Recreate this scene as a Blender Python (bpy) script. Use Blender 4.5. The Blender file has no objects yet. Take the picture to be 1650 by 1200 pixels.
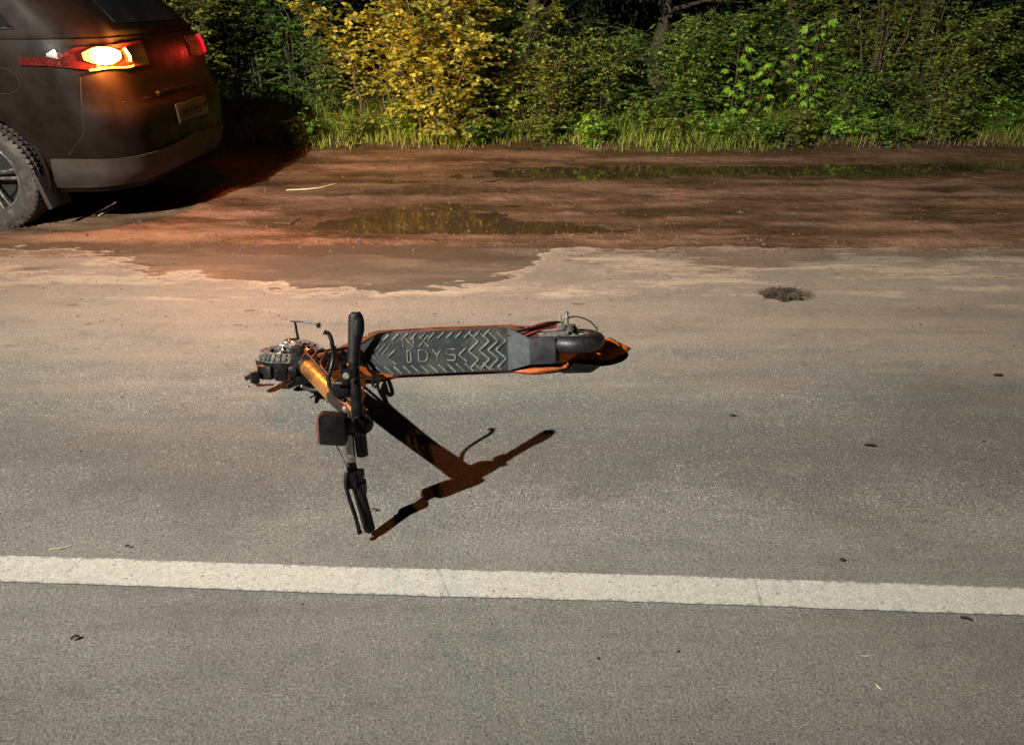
import bpy, bmesh, math, random
import numpy as np
from mathutils import Vector, Matrix, noise
R = math.radians
random.seed(7)
S = bpy.context.scene

# ------------------------------------------------------------------ camera
CAM_H, PITCH, FPX = 1.39, 26.0, 1240.0
cam_d = bpy.data.cameras.new('camera')
cam_d.sensor_width = 36.0
cam_d.lens = FPX / 1650.0 * 36.0
cam_d.clip_start, cam_d.clip_end = 0.05, 500.0
cam = bpy.data.objects.new('camera', cam_d)
S.collection.objects.link(cam)
cam.location = (0, 0, CAM_H)
cam.rotation_euler = (R(90 - PITCH), 0, 0)
S.camera = cam

# ------------------------------------------------------------------ world: night sky
W = bpy.data.worlds.new('World'); S.world = W
W.use_nodes = True
wn = W.node_tree
sky = wn.nodes.new('ShaderNodeTexSky')
sky.sky_type = 'NISHITA'; sky.sun_disc = False
sky.sun_elevation = R(-6); sky.sun_rotation = R(250)
bg = wn.nodes['Background']
wn.links.new(sky.outputs[0], bg.inputs[0])
bg.inputs[1].default_value = 0.05

# ------------------------------------------------------------------ lamps
def lamp(name, kind, loc, color, energy, size, aim=None, angle=None, blend=None):
    d = bpy.data.lights.new(name, kind)
    d.color = color; d.energy = energy; d.shadow_soft_size = size
    if kind == 'SPOT':
        d.spot_size = R(angle); d.spot_blend = blend
    o = bpy.data.objects.new(name, d); S.collection.objects.link(o)
    o.location = loc
    if aim is not None:
        o.rotation_euler = (Vector(aim) - Vector(loc)).to_track_quat('-Z', 'Y').to_euler()
    return o
# the street light behind the camera on the left: throws every hard shadow
lamp('street_light', 'SPOT', (-3.80, -0.80, 4.45), (0.98, 0.955, 0.86), 7300, 0.035,
     aim=(3.5, 9.7, 1.9), angle=110, blend=1.0)
# orange indicator of the car, and its red tail lamp on the far corner
IND = (-2.465, 5.115, 1.065)
lamp('indicator_light', 'SPOT', IND, (1.0, 0.28, 0.09), 350, 0.03,
     aim=(IND[0] + .95, IND[1] - .34, IND[2] + .16), angle=142, blend=1.0)
lamp('indicator_light', 'SPOT', IND, (1.0, 0.47, 0.08), 1300, 0.03,
     aim=(IND[0] + .45, IND[1] + .89, IND[2] + .40), angle=124, blend=1.0)
lamp('indicator_glow', 'POINT', (-2.43, 5.05, 1.055), (1.0, 0.30, 0.05), 60, 0.02)
lamp('tail_light', 'POINT', (-2.26, 6.45, 1.05), (1.0, 0.04, 0.02), 3, 0.03).data.specular_factor = 0.1

# ------------------------------------------------------------------ exposure
S.view_settings.view_transform = 'Standard'
S.view_settings.look = 'None'
S.view_settings.gamma = 1.0
S.view_settings.exposure = 0.10
S.cycles.use_denoising = True
S.cycles.max_bounces = 6
S.cycles.sample_clamp_indirect = 4.0

# ------------------------------------------------------------------ helpers
def G(px, py, z=0.0):
    """world point at height z seen at pixel px,py of the photograph"""
    u, v = (px - 825) / FPX, (py - 600) / FPX
    c, s = math.cos(R(PITCH)), math.sin(R(PITCH))
    d = Vector((u, c - v * s, -s - v * c))
    t = (z - CAM_H) / d.z
    return Vector((d.x * t, d.y * t, z))

def tag(o, label=None, cat=None, group=None, kind=None):
    if label: o['label'] = label
    if cat: o['category'] = cat
    if group: o['group'] = group
    if kind: o['kind'] = kind
    return o

def empty(name, loc=(0, 0, 0), rot=(0, 0, 0)):
    o = bpy.data.objects.new(name, None); S.collection.objects.link(o)
    o.location = loc; o.rotation_euler = rot
    o.empty_display_size = 0.1
    return o

def npmesh(name, V, F, mat=None, parent=None, smooth=True, angle=40, loose_quads=True):
    """fast mesh from arrays; F all of one size"""
    V = np.asarray(V, dtype=np.float32); F = np.asarray(F, dtype=np.int32)
    me = bpy.data.meshes.new(name)
    k = F.shape[1]
    me.vertices.add(len(V)); me.vertices.foreach_set('co', V.ravel())
    me.loops.add(F.size); me.loops.foreach_set('vertex_index', F.ravel())
    me.polygons.add(len(F))
    me.polygons.foreach_set('loop_start', np.arange(0, F.size, k, dtype=np.int32))
    me.polygons.foreach_set('loop_total', np.full(len(F), k, dtype=np.int32))
    me.update(calc_edges=True)
    if smooth: me.polygons.foreach_set('use_smooth', np.ones(len(F), dtype=bool))
    o = bpy.data.objects.new(name, me); S.collection.objects.link(o)
    if mat: me.materials.append(mat)
    if parent: o.parent = parent
    return o

class MB:
    """collects simple solids into one mesh"""
    def __init__(s, xf=None): s.v = []; s.f = []; s.xf = xf
    def add(s, V, F):
        n = len(s.v)
        s.v += [Vector(p) for p in V]
        s.f += [tuple(i + n for i in f) for f in F]
        return s
    def box(s, c, size, M=None, taper=1.0, bev=0.0):
        hx, hy, hz = [q / 2 for q in size]
        bm = bmesh.new(); bmesh.ops.create_cube(bm, size=1)
        for v in bm.verts:
            k = taper if v.co.z > 0 else 1.0
            v.co = Vector((v.co.x * 2 * hx * k, v.co.y * 2 * hy * k, v.co.z * 2 * hz))
        b = bev or min(size) * 0.12
        bmesh.ops.bevel(bm, geom=bm.edges[:], offset=b, segments=2, profile=0.6, affect='EDGES')
        bm.verts.index_update()
        V = [v.co.copy() for v in bm.verts]
        if M is not None: V = [M @ p for p in V]
        V = [p + Vector(c) for p in V]
        s.add(V, [[v.index for v in f.verts] for f in bm.faces]); bm.free()
        return s
    def tube(s, pts, r, n=10, cap=True, flat=1.0):
        pts = [Vector(p) for p in pts]
        rs = r if isinstance(r, (list, tuple)) else [r] * len(pts)
        N = len(pts); V = []; F = []
        up = None
        for i, p in enumerate(pts):
            t = (pts[min(i + 1, N - 1)] - pts[max(i - 1, 0)]).normalized()
            if up is None:
                up = Vector((0, 0, 1)) if abs(t.z) < 0.9 else Vector((1, 0, 0))
            a = t.cross(up)
            if a.length < 1e-6: a = t.cross(Vector((0.3, 1, 0.2)))
            a.normalize(); b = a.cross(t).normalized(); up = b
            for k in range(n):
                th = 2 * math.pi * k / n
                V.append(p + a * math.cos(th) * rs[i] + b * math.sin(th) * rs[i] * flat)
        for i in range(N - 1):
            for k in range(n):
                k2 = (k + 1) % n
                F.append((i * n + k, i * n + k2, (i + 1) * n + k2, (i + 1) * n + k))
        if cap:
            F.append(tuple(range(n))[::-1]); F.append(tuple((N - 1) * n + k for k in range(n)))
        return s.add(V, F)
    def lathe(s, prof, c, axis, n=40):
        """prof: (radius, along axis) closed profile or open"""
        ax = Vector(axis).normalized()
        a = ax.cross(Vector((0, 0, 1)) if abs(ax.z) < 0.9 else Vector((1, 0, 0))).normalized()
        b = ax.cross(a); V = []; F = []; m = len(prof)
        for k in range(n):
            th = 2 * math.pi * k / n
            d = a * math.cos(th) + b * math.sin(th)
            for (r, h) in prof: V.append(Vector(c) + d * r + ax * h)
        for k in range(n):
            k2 = (k + 1) % n
            for j in range(m - 1):
                F.append((k * m + j, k * m + j + 1, k2 * m + j + 1, k2 * m + j))
        return s.add(V, F)
    def prism(s, poly, d, M=None, off=(0, 0, 0)):
        """poly in xy extruded z 0..d, then M"""
        n = len(poly)
        V = [Vector((x, y, 0)) for x, y in poly] + [Vector((x, y, d)) for x, y in poly]
        F = [tuple(range(n))[::-1], tuple(range(n, 2 * n))]
        F += [(i, (i + 1) % n, n + (i + 1) % n, n + i) for i in range(n)]
        if M is not None: V = [M @ p for p in V]
        return s.add([p + Vector(off) for p in V], F)
    def split(s, name, mat, parent=None, angle=38):
        """one mesh per loose piece"""
        par = list(range(len(s.v)))
        def find(a):
            while par[a] != a: par[a] = par[par[a]]; a = par[a]
            return a
        for f in s.f:
            for q in f[1:]: par[find(q)] = find(f[0])
        groups = {}
        for f in s.f: groups.setdefault(find(f[0]), []).append(f)
        out = []
        for fs in groups.values():
            ids = sorted({i for f in fs for i in f}); mp = {i: k for k, i in enumerate(ids)}
            q = MB(s.xf); q.v = [s.v[i] for i in ids]; q.f = [tuple(mp[i] for i in f) for f in fs]
            out.append(q.build(name, mat, parent, angle))
        return out
    def build(s, name, mat, parent=None, angle=38, inv=None):
        V = s.v
        if s.xf: V = [s.xf(p) for p in V]
        me = bpy.data.meshes.new(name)
        me.from_pydata([tuple(p) for p in V], [], s.f)
        bm = bmesh.new(); bm.from_mesh(me)
        bmesh.ops.recalc_face_normals(bm, faces=bm.faces[:]); bm.to_mesh(me); bm.free()
        for p in me.polygons: p.use_smooth = True
        me.set_sharp_from_angle(angle=R(angle))
        me.materials.append(mat)
        o = bpy.data.objects.new(name, me); S.collection.objects.link(o)
        if parent: o.parent = parent
        return o

# ------------------------------------------------------------------ materials
class NT:
    def __init__(s, name):
        s.m = bpy.data.materials.new(name); s.m.use_nodes = True
        s.n = s.m.node_tree.nodes; s.l = s.m.node_tree.links
        s.b = s.n['Principled BSDF']
        s.co = s.n.new('ShaderNodeTexCoord').outputs['Object']
    def _in(s, sock, v):
        if isinstance(v, bpy.types.NodeSocket): s.l.new(v, sock)
        elif v is not None:
            if isinstance(v, (tuple, list)) and len(v) == 3 and sock.type == 'RGBA': v = (*v, 1)
            sock.default_value = v
    def noise(s, scale, detail=4, rough=0.55, vec=None, dist=0.0):
        n = s.n.new('ShaderNodeTexNoise'); s._in(n.inputs['Vector'], vec or s.co)
        n.inputs['Scale'].default_value = scale; n.inputs['Detail'].default_value = detail
        n.inputs['Roughness'].default_value = rough; n.inputs['Distortion'].default_value = dist
        return n.outputs['Fac']
    def vor(s, scale, out='Distance', vec=None, feature='F1'):
        n = s.n.new('ShaderNodeTexVoronoi'); n.feature = feature
        s._in(n.inputs['Vector'], vec or s.co); n.inputs['Scale'].default_value = scale
        return n.outputs[out]
    def map(s, scale=(1, 1, 1), loc=(0, 0, 0), rot=(0, 0, 0)):
        n = s.n.new('ShaderNodeMapping'); s.l.new(s.co, n.inputs[0])
        n.inputs['Scale'].default_value = scale; n.inputs['Location'].default_value = loc
        n.inputs['Rotation'].default_value = rot
        return n.outputs[0]
    def ramp(s, f, a, b, lo=0.0, hi=1.0):
        n = s.n.new('ShaderNodeMapRange'); n.interpolation_type = 'SMOOTHSTEP'
        s._in(n.inputs[0], f); n.inputs[1].default_value = a; n.inputs[2].default_value = b
        n.inputs[3].default_value = lo; n.inputs[4].default_value = hi
        return n.outputs[0]
    def mix(s, f, a, b, mode='MIX'):
        n = s.n.new('ShaderNodeMix'); n.data_type = 'RGBA'; n.blend_type = mode
        s._in(n.inputs[0], f); s._in(n.inputs[6], a); s._in(n.inputs[7], b)
        return n.outputs[2]
    def math(s, op, a, b=None, c=None):
        n = s.n.new('ShaderNodeMath'); n.operation = op
        s._in(n.inputs[0], a)
        if b is not None: s._in(n.inputs[1], b)
        if c is not None: s._in(n.inputs[2], c)
        return n.outputs[0]
    def attr(s, name):
        n = s.n.new('ShaderNodeAttribute'); n.attribute_name = name
        return n.outputs['Fac']
    def xyz(s):
        n = s.n.new('ShaderNodeSeparateXYZ'); s.l.new(s.co, n.inputs[0]); return n.outputs
    def bump(s, h, strength=0.3, dist=0.01):
        n = s.n.new('ShaderNodeBump'); s._in(n.inputs['Height'], h)
        n.inputs['Strength'].default_value = strength; n.inputs['Distance'].default_value = dist
        s.l.new(n.outputs[0], s.b.inputs['Normal'])
    def set(s, **k):
        for a, v in k.items(): s._in(s.b.inputs[a.replace('_', ' ')], v)
        return s.m

def simple(name, col, rough=0.5, metal=0.0, var=0.25, scale=25, dirt=None, bump=0.0, spec=0.5, coat=0.0):
    t = NT(name)
    f = t.noise(scale, 5, 0.6)
    c2 = tuple(max(0, q * (1 - var)) for q in col); c3 = tuple(q * (1 + var) for q in col)
    c = t.mix(t.ramp(f, 0.3, 0.7), c2, c3)
    r = t.ramp(f, 0.3, 0.7, max(0, rough - 0.1), min(1, rough + 0.12))
    if dirt:
        d = t.ramp(t.noise(scale * 0.45, 7, 0.65), 0.48, 0.66, 0, dirt[1])
        c = t.mix(d, c, dirt[0])
        r = t.math('MAXIMUM', r, t.math('MULTIPLY', d, 0.8))
    if bump: t.bump(t.noise(scale * 6, 4), bump, 0.004)
    return t.set(Base_Color=c, Roughness=r, Metallic=metal, Specular_IOR_Level=spec, Coat_Weight=coat)

DUST = (0.20, 0.13, 0.08)

def mat_road():
    t = NT('asphalt')
    x, y, z = t.xyz()
    grain = t.noise(170, 3, 0.75)
    mid = t.noise(60, 4, 0.7)
    big = t.noise(1.3, 5, 0.6)
    chips = t.vor(135, 'Color')
    cs = t.n.new('ShaderNodeSeparateColor'); t.l.new(chips, cs.inputs[0])
    chipd = t.vor(135)
    chip = t.math('MULTIPLY', t.ramp(cs.outputs[0], 0.76, 0.92), t.ramp(t.math('ADD', chipd, t.ramp(grain, .3, .7, -.12, .12)), 0.42, 0.22))
    dark = t.math('MULTIPLY', t.ramp(cs.outputs[1], 0.78, 0.9), t.ramp(chipd, 0.55, 0.35))
    chips2 = t.vor(105, 'Color'); cs2 = t.n.new('ShaderNodeSeparateColor'); t.l.new(chips2, cs2.inputs[0])
    chip2 = t.math('MULTIPLY', t.ramp(cs2.outputs[0], 0.87, 0.9), t.ramp(t.vor(105), 0.4, 0.2))
    base = t.mix(t.ramp(grain, 0.38, 0.62), (0.075, 0.073, 0.066), (0.275, 0.266, 0.242))
    base = t.mix(t.ramp(mid, 0.35, 0.65), t.mix(0.35, base, (0.08, 0.076, 0.068)), base)
    cf = t.ramp(y, 1.6, 2.2, 0.5, 1.0)
    base = t.mix(t.math('MULTIPLY', chip, cf), base, (0.52, 0.50, 0.46))
    base = t.mix(t.math('MULTIPLY', chip2, t.ramp(y, 1.6, 2.2, 0.2, 0.6)), base, (0.36, 0.345, 0.31))
    base = t.mix(t.math('MULTIPLY', dark, 0.85), base, (0.045, 0.043, 0.040))
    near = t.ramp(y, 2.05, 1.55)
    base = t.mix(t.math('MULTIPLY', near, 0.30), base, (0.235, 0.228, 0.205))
    # worn, darker coarse wheel band between the line and the dusty edge
    yw = t.math('ADD', y, t.ramp(big, 0.2, 0.8, -0.30, 0.30))
    band = t.math('MULTIPLY', t.ramp(yw, 1.85, 2.15), t.ramp(yw, 2.95, 2.35))
    base = t.mix(t.math('MULTIPLY', band, 0.55), base, t.mix(0.75, base, (0.045, 0.043, 0.040)))
    # dust washed over the edge of the carriageway
    st = t.noise(2.2, 6, 0.62, vec=t.map((0.5, 2.6, 1)))
    yd = t.math('ADD', y, t.ramp(st, 0.25, 0.75, -0.45, 0.45))
    dust = t.ramp(yd, 2.30, 3.50, 0.0, 0.78)
    fine = t.ramp(t.noise(38, 5, 0.7), 0.3, 0.7, 0.55, 1.0)
    dust = t.math('MULTIPLY', dust, fine)
    dcol = t.mix(t.ramp(grain, 0.3, 0.7), (0.19, 0.142, 0.102), (0.33, 0.255, 0.185))
    base = t.mix(dust, base, dcol)
    # pale dried-silt crust, patchy, near the mud
    cr = t.math('ADD', t.math('MULTIPLY', t.noise(3.4, 9, 0.68, vec=t.map((0.4, 1.7, 1), (3, 1, 0)), dist=0.2), .75), t.math('MULTIPLY', t.noise(24, 5, .7), .25))
    crust = t.math('MULTIPLY', t.ramp(yd, 3.7, 4.05), t.ramp(cr, 0.485, 0.56, 0, 0.7))
    base = t.mix(crust, base, (0.42, 0.33, 0.235))
    mot = t.math('ADD', t.math('MULTIPLY', t.noise(3.6, 6, 0.7, vec=t.map((0.6, 1.5, 1), (2, 7, 0))), 0.6), t.math('MULTIPLY', t.noise(14, 5, 0.7), 0.4))
    base = t.mix(t.ramp(mot, 0.36, 0.54, 0.38, 0.0), base, t.mix(0.72, base, (0.05, 0.047, 0.042)))
    base = t.mix(t.ramp(mot, 0.53, 0.70, 0.0, 0.25), base, (0.30, 0.275, 0.235))
    # faint polished tyre streaks along the lane
    ty = t.ramp(t.noise(5, 4, 0.55, vec=t.map((0.05, 1.6, 1), (1, 3, 0), (0, 0, 0.045))), 0.5, 0.72, 0, 0.32)
    base = t.mix(ty, base, t.mix(0.6, base, (0.06, 0.056, 0.05)))
    # brown mud film carried out of the shoulder in ragged tongues
    mf = t.math('ADD', y, t.ramp(t.noise(1.7, 8, 0.66, vec=t.map((0.5, 1.6, 1), (5, 2, 0))), 0.25, 0.75, -0.42, 0.42))
    film = t.math('MULTIPLY', t.ramp(mf, 4.32, 4.50), t.ramp(t.noise(45, 4, .7), 0.3, 0.6, 0.5, 0.9))
    base = t.mix(film, base, (0.105, 0.068, 0.043))
    # soft patches of other tone and faint spills
    sp = t.ramp(t.noise(0.9, 4, 0.5, vec=t.map((0.6, 1.6, 1), (9, 4, 0))), 0.42, 0.7, 0, 0.38)
    base = t.mix(sp, base, t.mix(0.6, base, (0.06, 0.055, 0.05)))
    # small dark damp dots
    dots = t.n.new('ShaderNodeTexVoronoi'); t._in(dots.inputs['Vector'], t.map((1, 2.2, 1)))
    dots.inputs['Scale'].default_value = 5.5
    ds = t.n.new('ShaderNodeSeparateColor'); t.l.new(dots.outputs['Color'], ds.inputs[0])
    dsize = t.math('MULTIPLY', ds.outputs[1], 0.20)
    dd = t.math('LESS_THAN', t.math('ADD', dots.outputs['Distance'], t.ramp(t.noise(30, 3), 0.3, 0.7, -.04, .04)), dsize)
    dd = t.math('MULTIPLY', dd, t.math('GREATER_THAN', ds.outputs[0], 0.72))
    dd = t.math('MULTIPLY', dd, t.ramp(y, 2.6, 3.3, 0.0, 0.6))
    base = t.mix(dd, base, (0.06, 0.045, 0.035))
    # wet stain that has crept out of the mud
    w = t.attr('wet')
    wn_ = t.noise(7, 6, 0.65, vec=t.map((0.6, 1.5, 1)))
    ww = t.math('ADD', w, t.ramp(wn_, 0.2, 0.8, -0.16, 0.16))
    wet = t.ramp(ww, -0.012, 0.02)
    rim = t.math('MULTIPLY', t.ramp(ww, -0.09, -0.02), t.ramp(ww, 0.015, -0.005))
    base = t.mix(t.math('MULTIPLY', rim, 0.45), base, (0.40, 0.31, 0.22))
    base = t.mix(t.math('MULTIPLY', wet, 0.80), base, t.mix(0.82, base, (0.055, 0.038, 0.026)))
    rough = t.mix(wet, (0.80,) * 3, (0.36,) * 3)
    h = t.math('ADD', t.math('MULTIPLY', grain, 0.8), t.math('MULTIPLY', mid, 0.8))
    h = t.math('MULTIPLY', h, t.ramp(dust, 0, 0.8, 1.0, 0.55))
    t.bump(h, 0.8, 0.0045)
    return t.set(Base_Color=base, Roughness=rough, Specular_IOR_Level=0.35)

def mat_mud():
    t = NT('wet_mud')
    n1 = t.noise(2.0, 7, 0.62, vec=t.map((0.45, 1.6, 1)))
    n2 = t.noise(60, 5, 0.7); n3 = t.noise(12, 6, 0.65)
    c = t.mix(t.ramp(n1, 0.36, 0.64), (0.055, 0.029, 0.016), (0.225, 0.122, 0.070))
    c = t.mix(t.ramp(n3, 0.38, 0.72, 0, 0.5), c, (0.16, 0.10, 0.064))
    c = t.mix(t.ramp(n2, 0.5, 0.75, 0, 0.5), c, (0.22, 0.155, 0.105))
    x, y, z = t.xyz()
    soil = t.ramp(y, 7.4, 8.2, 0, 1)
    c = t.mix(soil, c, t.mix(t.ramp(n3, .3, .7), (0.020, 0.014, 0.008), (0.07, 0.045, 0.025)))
    wetz = t.ramp(z, 0.014, -0.004)
    c = t.mix(t.math('MULTIPLY', wetz, 0.6), c, t.mix(0.7, c, (0.03, 0.018, 0.010)))
    r = t.ramp(n1, 0.35, 0.65, 0.34, 0.78)
    r = t.math('MULTIPLY', r, t.ramp(wetz, 0, 1, 1.0, 0.62))
    t.bump(t.math('ADD', n3, t.math('MULTIPLY', n2, 0.35)), 1.0, 0.024)
    return t.set(Base_Color=c, Roughness=r, Specular_IOR_Level=0.4)

def mat_water():
    t = NT('muddy_water')
    c = t.mix(t.noise(2, 4), (0.035, 0.022, 0.012), (0.060, 0.038, 0.020))
    t.bump(t.noise(9, 3, 0.5), 0.05, 0.01)
    return t.set(Base_Color=c, Roughness=0.05, Specular_IOR_Level=1.0, IOR=1.62)

def mat_paint():
    t = NT('white_line_paint')
    g = t.noise(190, 4, 0.7); m = t.noise(30, 6, 0.7); b = t.noise(3, 4)
    c = t.mix(t.ramp(g, 0.3, 0.68), (0.28, 0.27, 0.24), (0.54, 0.525, 0.48))
    c = t.mix(t.ramp(m, 0.42, 0.66, 0, 0.55), c, (0.33, 0.31, 0.27))
    x, y, z = t.xyz()
    chips = t.math('MULTIPLY', t.ramp(t.noise(85, 4, 0.7), 0.60, 0.66), 0.9)
    c = t.mix(chips, c, (0.15, 0.14, 0.12))
    ck = t.vor(1.7, 'Distance', vec=t.map((1, 0.5, 1)), feature='DISTANCE_TO_EDGE')
    ck = t.math('MULTIPLY', t.ramp(t.math('ADD', ck, t.ramp(t.noise(20, 3), .3, .7, -.004, .004)), .007, .003), t.ramp(t.noise(4, 2), .45, .55))
    c = t.mix(t.math('MULTIPLY', ck, 0.45), c, (0.14, 0.13, 0.11))
    e = t.attr('edge')
    worn = t.ramp(t.math('ADD', e, t.ramp(t.noise(55, 4, .7), .25, .75, -.6, .6)), 0.75, 0.95, 0, .75)
    c = t.mix(worn, c, (0.17, 0.16, 0.14))
    t.bump(g, 0.5, 0.003)
    return t.set(Base_Color=c, Roughness=0.65)

def mat_leaf(name, ca, cb, rough=0.5, trans=0.3):
    t = NT(name)
    g = t.n.new('ShaderNodeNewGeometry')
    rnd = g.outputs['Random Per Island']
    c = t.mix(rnd, ca, cb)
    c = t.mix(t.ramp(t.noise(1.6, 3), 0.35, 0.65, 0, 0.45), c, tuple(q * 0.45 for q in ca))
    m = t.set(Base_Color=c, Roughness=rough, Specular_IOR_Level=0.35)
    tr = t.n.new('ShaderNodeBsdfTranslucent'); t._in(tr.inputs[0], c)
    mx = t.n.new('ShaderNodeMixShader'); mx.inputs[0].default_value = trans
    t.l.new(t.b.outputs[0], mx.inputs[1]); t.l.new(tr.outputs[0], mx.inputs[2])
    t.l.new(mx.outputs[0], t.n['Material Output'].inputs[0])
    return m

M = {}
M['road'] = mat_road(); M['mud'] = mat_mud(); M['water'] = mat_water(); M['line'] = mat_paint()
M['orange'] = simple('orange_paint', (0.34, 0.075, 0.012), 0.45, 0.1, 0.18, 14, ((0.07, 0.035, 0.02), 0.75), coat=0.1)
M['deckbody'] = simple('dirty_shaded_shell', (0.10, 0.026, 0.008), 0.55, 0.1, 0.25, 14, ((0.045, 0.028, 0.018), 0.7))  # brown dirty shell; on the neck the dark tone is painted shadow
M['fender'] = simple('tail_fender_orange', (0.60, 0.15, 0.02), 0.45, 0, 0.2, 20, ((0.12, 0.05, 0.02), 0.5))
M['gold'] = simple('gold_anodised', (0.78, 0.38, 0.09), 0.28, 0.9, 0.12, 14, ((0.10, 0.06, 0.03), 0.25))
M['black'] = simple('black_metal', (0.004, 0.0036, 0.004), 0.42, 0.0, 0.3, 40, ((0.018, 0.013, 0.011), 0.3), spec=0.3)
M['rubber'] = simple('black_rubber', (0.006, 0.006, 0.007), 0.5, 0, 0.3, 50, ((0.016, 0.015, 0.013), 0.5), bump=0.2)
M['grip'] = simple('grip_rubber', (0.006, 0.005, 0.006), 0.5, 0, 0.3, 60, bump=0.3, spec=0.3)
M['dustrubber'] = simple('dusty_rubber', (0.045, 0.044, 0.040), 0.75, 0, 0.35, 45, ((0.26, 0.235, 0.18), 0.8), bump=0.3)
M['mat'] = simple('deck_rubber', (0.019, 0.022, 0.022), 0.82, 0, 0.3, 22, ((0.055, 0.055, 0.050), 0.6), bump=0.3, spec=0.25)
M['matworn'] = simple('deck_tread', (0.115, 0.118, 0.108), 0.7, 0, 0.45, 40, ((0.030, 0.032, 0.031), 0.9), bump=0.3)
M['plate'] = simple('grey_plate', (0.040, 0.046, 0.050), 0.65, 0.0, 0.35, 22, ((0.10, 0.105, 0.10), 0.5), spec=0.3)
M['darkplate'] = simple('dark_plate', (0.014, 0.014, 0.018), 0.6, 0.0, 0.25, 22, ((0.07, 0.065, 0.06), 0.4))
M['steel'] = simple('brushed_steel', (0.40, 0.39, 0.36), 0.36, 0.85, 0.25, 90, ((0.10, 0.075, 0.05), 0.75))
M['redwire'] = simple('red_cable', (0.11, 0.014, 0.012), 0.5, 0, 0.2, 60)
M['cream'] = simple('torn_white_plastic', (0.55, 0.48, 0.36), 0.5, 0, 0.2, 30)
M['lens'] = simple('headlight_lens', (0.16, 0.07, 0.06), 0.15, 0, 0.2, 30, spec=0.7)
M['carpaint'] = simple('dark_car_paint', (0.009, 0.005, 0.0035), 0.45, 0.0, 0.15, 6, ((0.016, 0.009, 0.006), 0.4), spec=0.12)
M['cladding'] = simple('grey_cladding', (0.028, 0.020, 0.016), 0.65, 0, 0.25, 6, ((0.055, 0.035, 0.025), 0.5))
M['liner'] = simple('arch_liner', (0.008, 0.007, 0.006), 0.9, 0, 0.3, 20)
M['tyre'] = simple('car_tyre_rubber', (0.034, 0.028, 0.024), 0.75, 0, 0.3, 30, ((0.13, 0.10, 0.075), 0.6), bump=0.2)
M['alloy'] = simple('alloy_rim', (0.55, 0.52, 0.50), 0.25, 0.9, 0.15, 30, ((0.18, 0.14, 0.11), 0.4))
M['glass'] = simple('tinted_glass', (0.010, 0.010, 0.011), 0.06, 0, 0.1, 5, ((0.05, 0.04, 0.03), 0.2), spec=0.7)
M['chrome'] = simple('chrome_trim', (0.62, 0.60, 0.58), 0.15, 1.0, 0.1, 30)
M['clear'] = simple('clear_lamp_lens', (0.60, 0.56, 0.55), 0.12, 0.6, 0.1, 30, spec=0.8)
M['redlens'] = simple('red_lamp_lens', (0.060, 0.007, 0.006), 0.14, 0, 0.15, 60, spec=0.7)
M['platewhite'] = simple('licence_plate_white', (0.10, 0.072, 0.058), 0.5, 0, 0.12, 40, ((0.14, 0.10, 0.07), 0.6))
M['ink'] = simple('plate_ink', (0.02, 0.02, 0.02), 0.6, 0)
M['soil'] = simple('damp_soil', (0.022, 0.014, 0.008), 0.9, 0, 0.45, 60, ((0.06, 0.04, 0.022), 0.5), bump=0.6)
M['clod'] = simple('mud_clod', (0.085, 0.048, 0.029), 0.7, 0, 0.4, 40, bump=0.5)
M['stone'] = simple('pale_grit', (0.20, 0.145, 0.095), 0.8, 0, 0.4, 60)
M['darkleaf'] = simple('dead_leaf', (0.030, 0.024, 0.018), 0.7, 0, 0.4, 80)
M['straw'] = simple('dry_straw', (0.55, 0.46, 0.26), 0.6, 0, 0.25, 80)
M['bark'] = simple('bark', (0.085, 0.060, 0.036), 0.85, 0, 0.35, 30, bump=0.5)
M['stem'] = simple('shrub_stem', (0.055, 0.042, 0.024), 0.75, 0, 0.35, 30)
def emit(name, col, strength, base):
    t = NT(name); t.set(Base_Color=base, Roughness=0.2)
    n = t.ramp(t.noise(30, 3), 0.3, 0.7, 0.75 * strength, strength)
    t._in(t.b.inputs['Emission Color'], (*col, 1)); t.l.new(n, t.b.inputs['Emission Strength'])
    return t.m
def lit_reflector():
    t = NT('lit_indicator'); t.set(Base_Color=(0.9, 0.4, 0.1), Roughness=0.2)
    d = t.n.new('ShaderNodeVectorMath'); d.operation = 'DISTANCE'; t.l.new(t.co, d.inputs[0]); d.inputs[1].default_value = (-.155, .160, 1.065)
    rib = t.ramp(t.vor(70), 0.1, 0.5, 1.25, 0.6)
    st = t.math('MULTIPLY', t.ramp(d.outputs['Value'], .028, .105, 22.0, 1.3), rib)
    t._in(t.b.inputs['Emission Color'], (1.0, 0.40, 0.07, 1)); t.l.new(st, t.b.inputs['Emission Strength'])
    return t.m
M['blink'] = lit_reflector()
M['blinkdim'] = emit('lit_indicator_edge', (1.0, 0.42, 0.08), 3.0, (0.8, 0.3, 0.05))
M['redlit'] = emit('lit_tail_lamp', (1.0, 0.03, 0.08), 0.35, (0.4, 0.01, 0.02))
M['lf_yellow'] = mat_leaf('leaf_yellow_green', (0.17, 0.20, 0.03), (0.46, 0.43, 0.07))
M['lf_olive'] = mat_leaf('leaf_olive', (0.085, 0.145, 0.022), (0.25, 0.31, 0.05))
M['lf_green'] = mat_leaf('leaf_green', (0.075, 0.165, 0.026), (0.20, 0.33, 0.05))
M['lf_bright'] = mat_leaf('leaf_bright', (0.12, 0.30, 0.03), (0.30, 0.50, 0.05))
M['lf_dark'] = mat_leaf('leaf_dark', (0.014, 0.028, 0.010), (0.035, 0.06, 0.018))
M['grass'] = mat_leaf('grass_blade', (0.11, 0.19, 0.022), (0.36, 0.42, 0.06), 0.55, 0.25)
M['drygrass'] = mat_leaf('dry_grass_blade', (0.17, 0.12, 0.05), (0.30, 0.22, 0.10), 0.6, 0.2)

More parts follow.
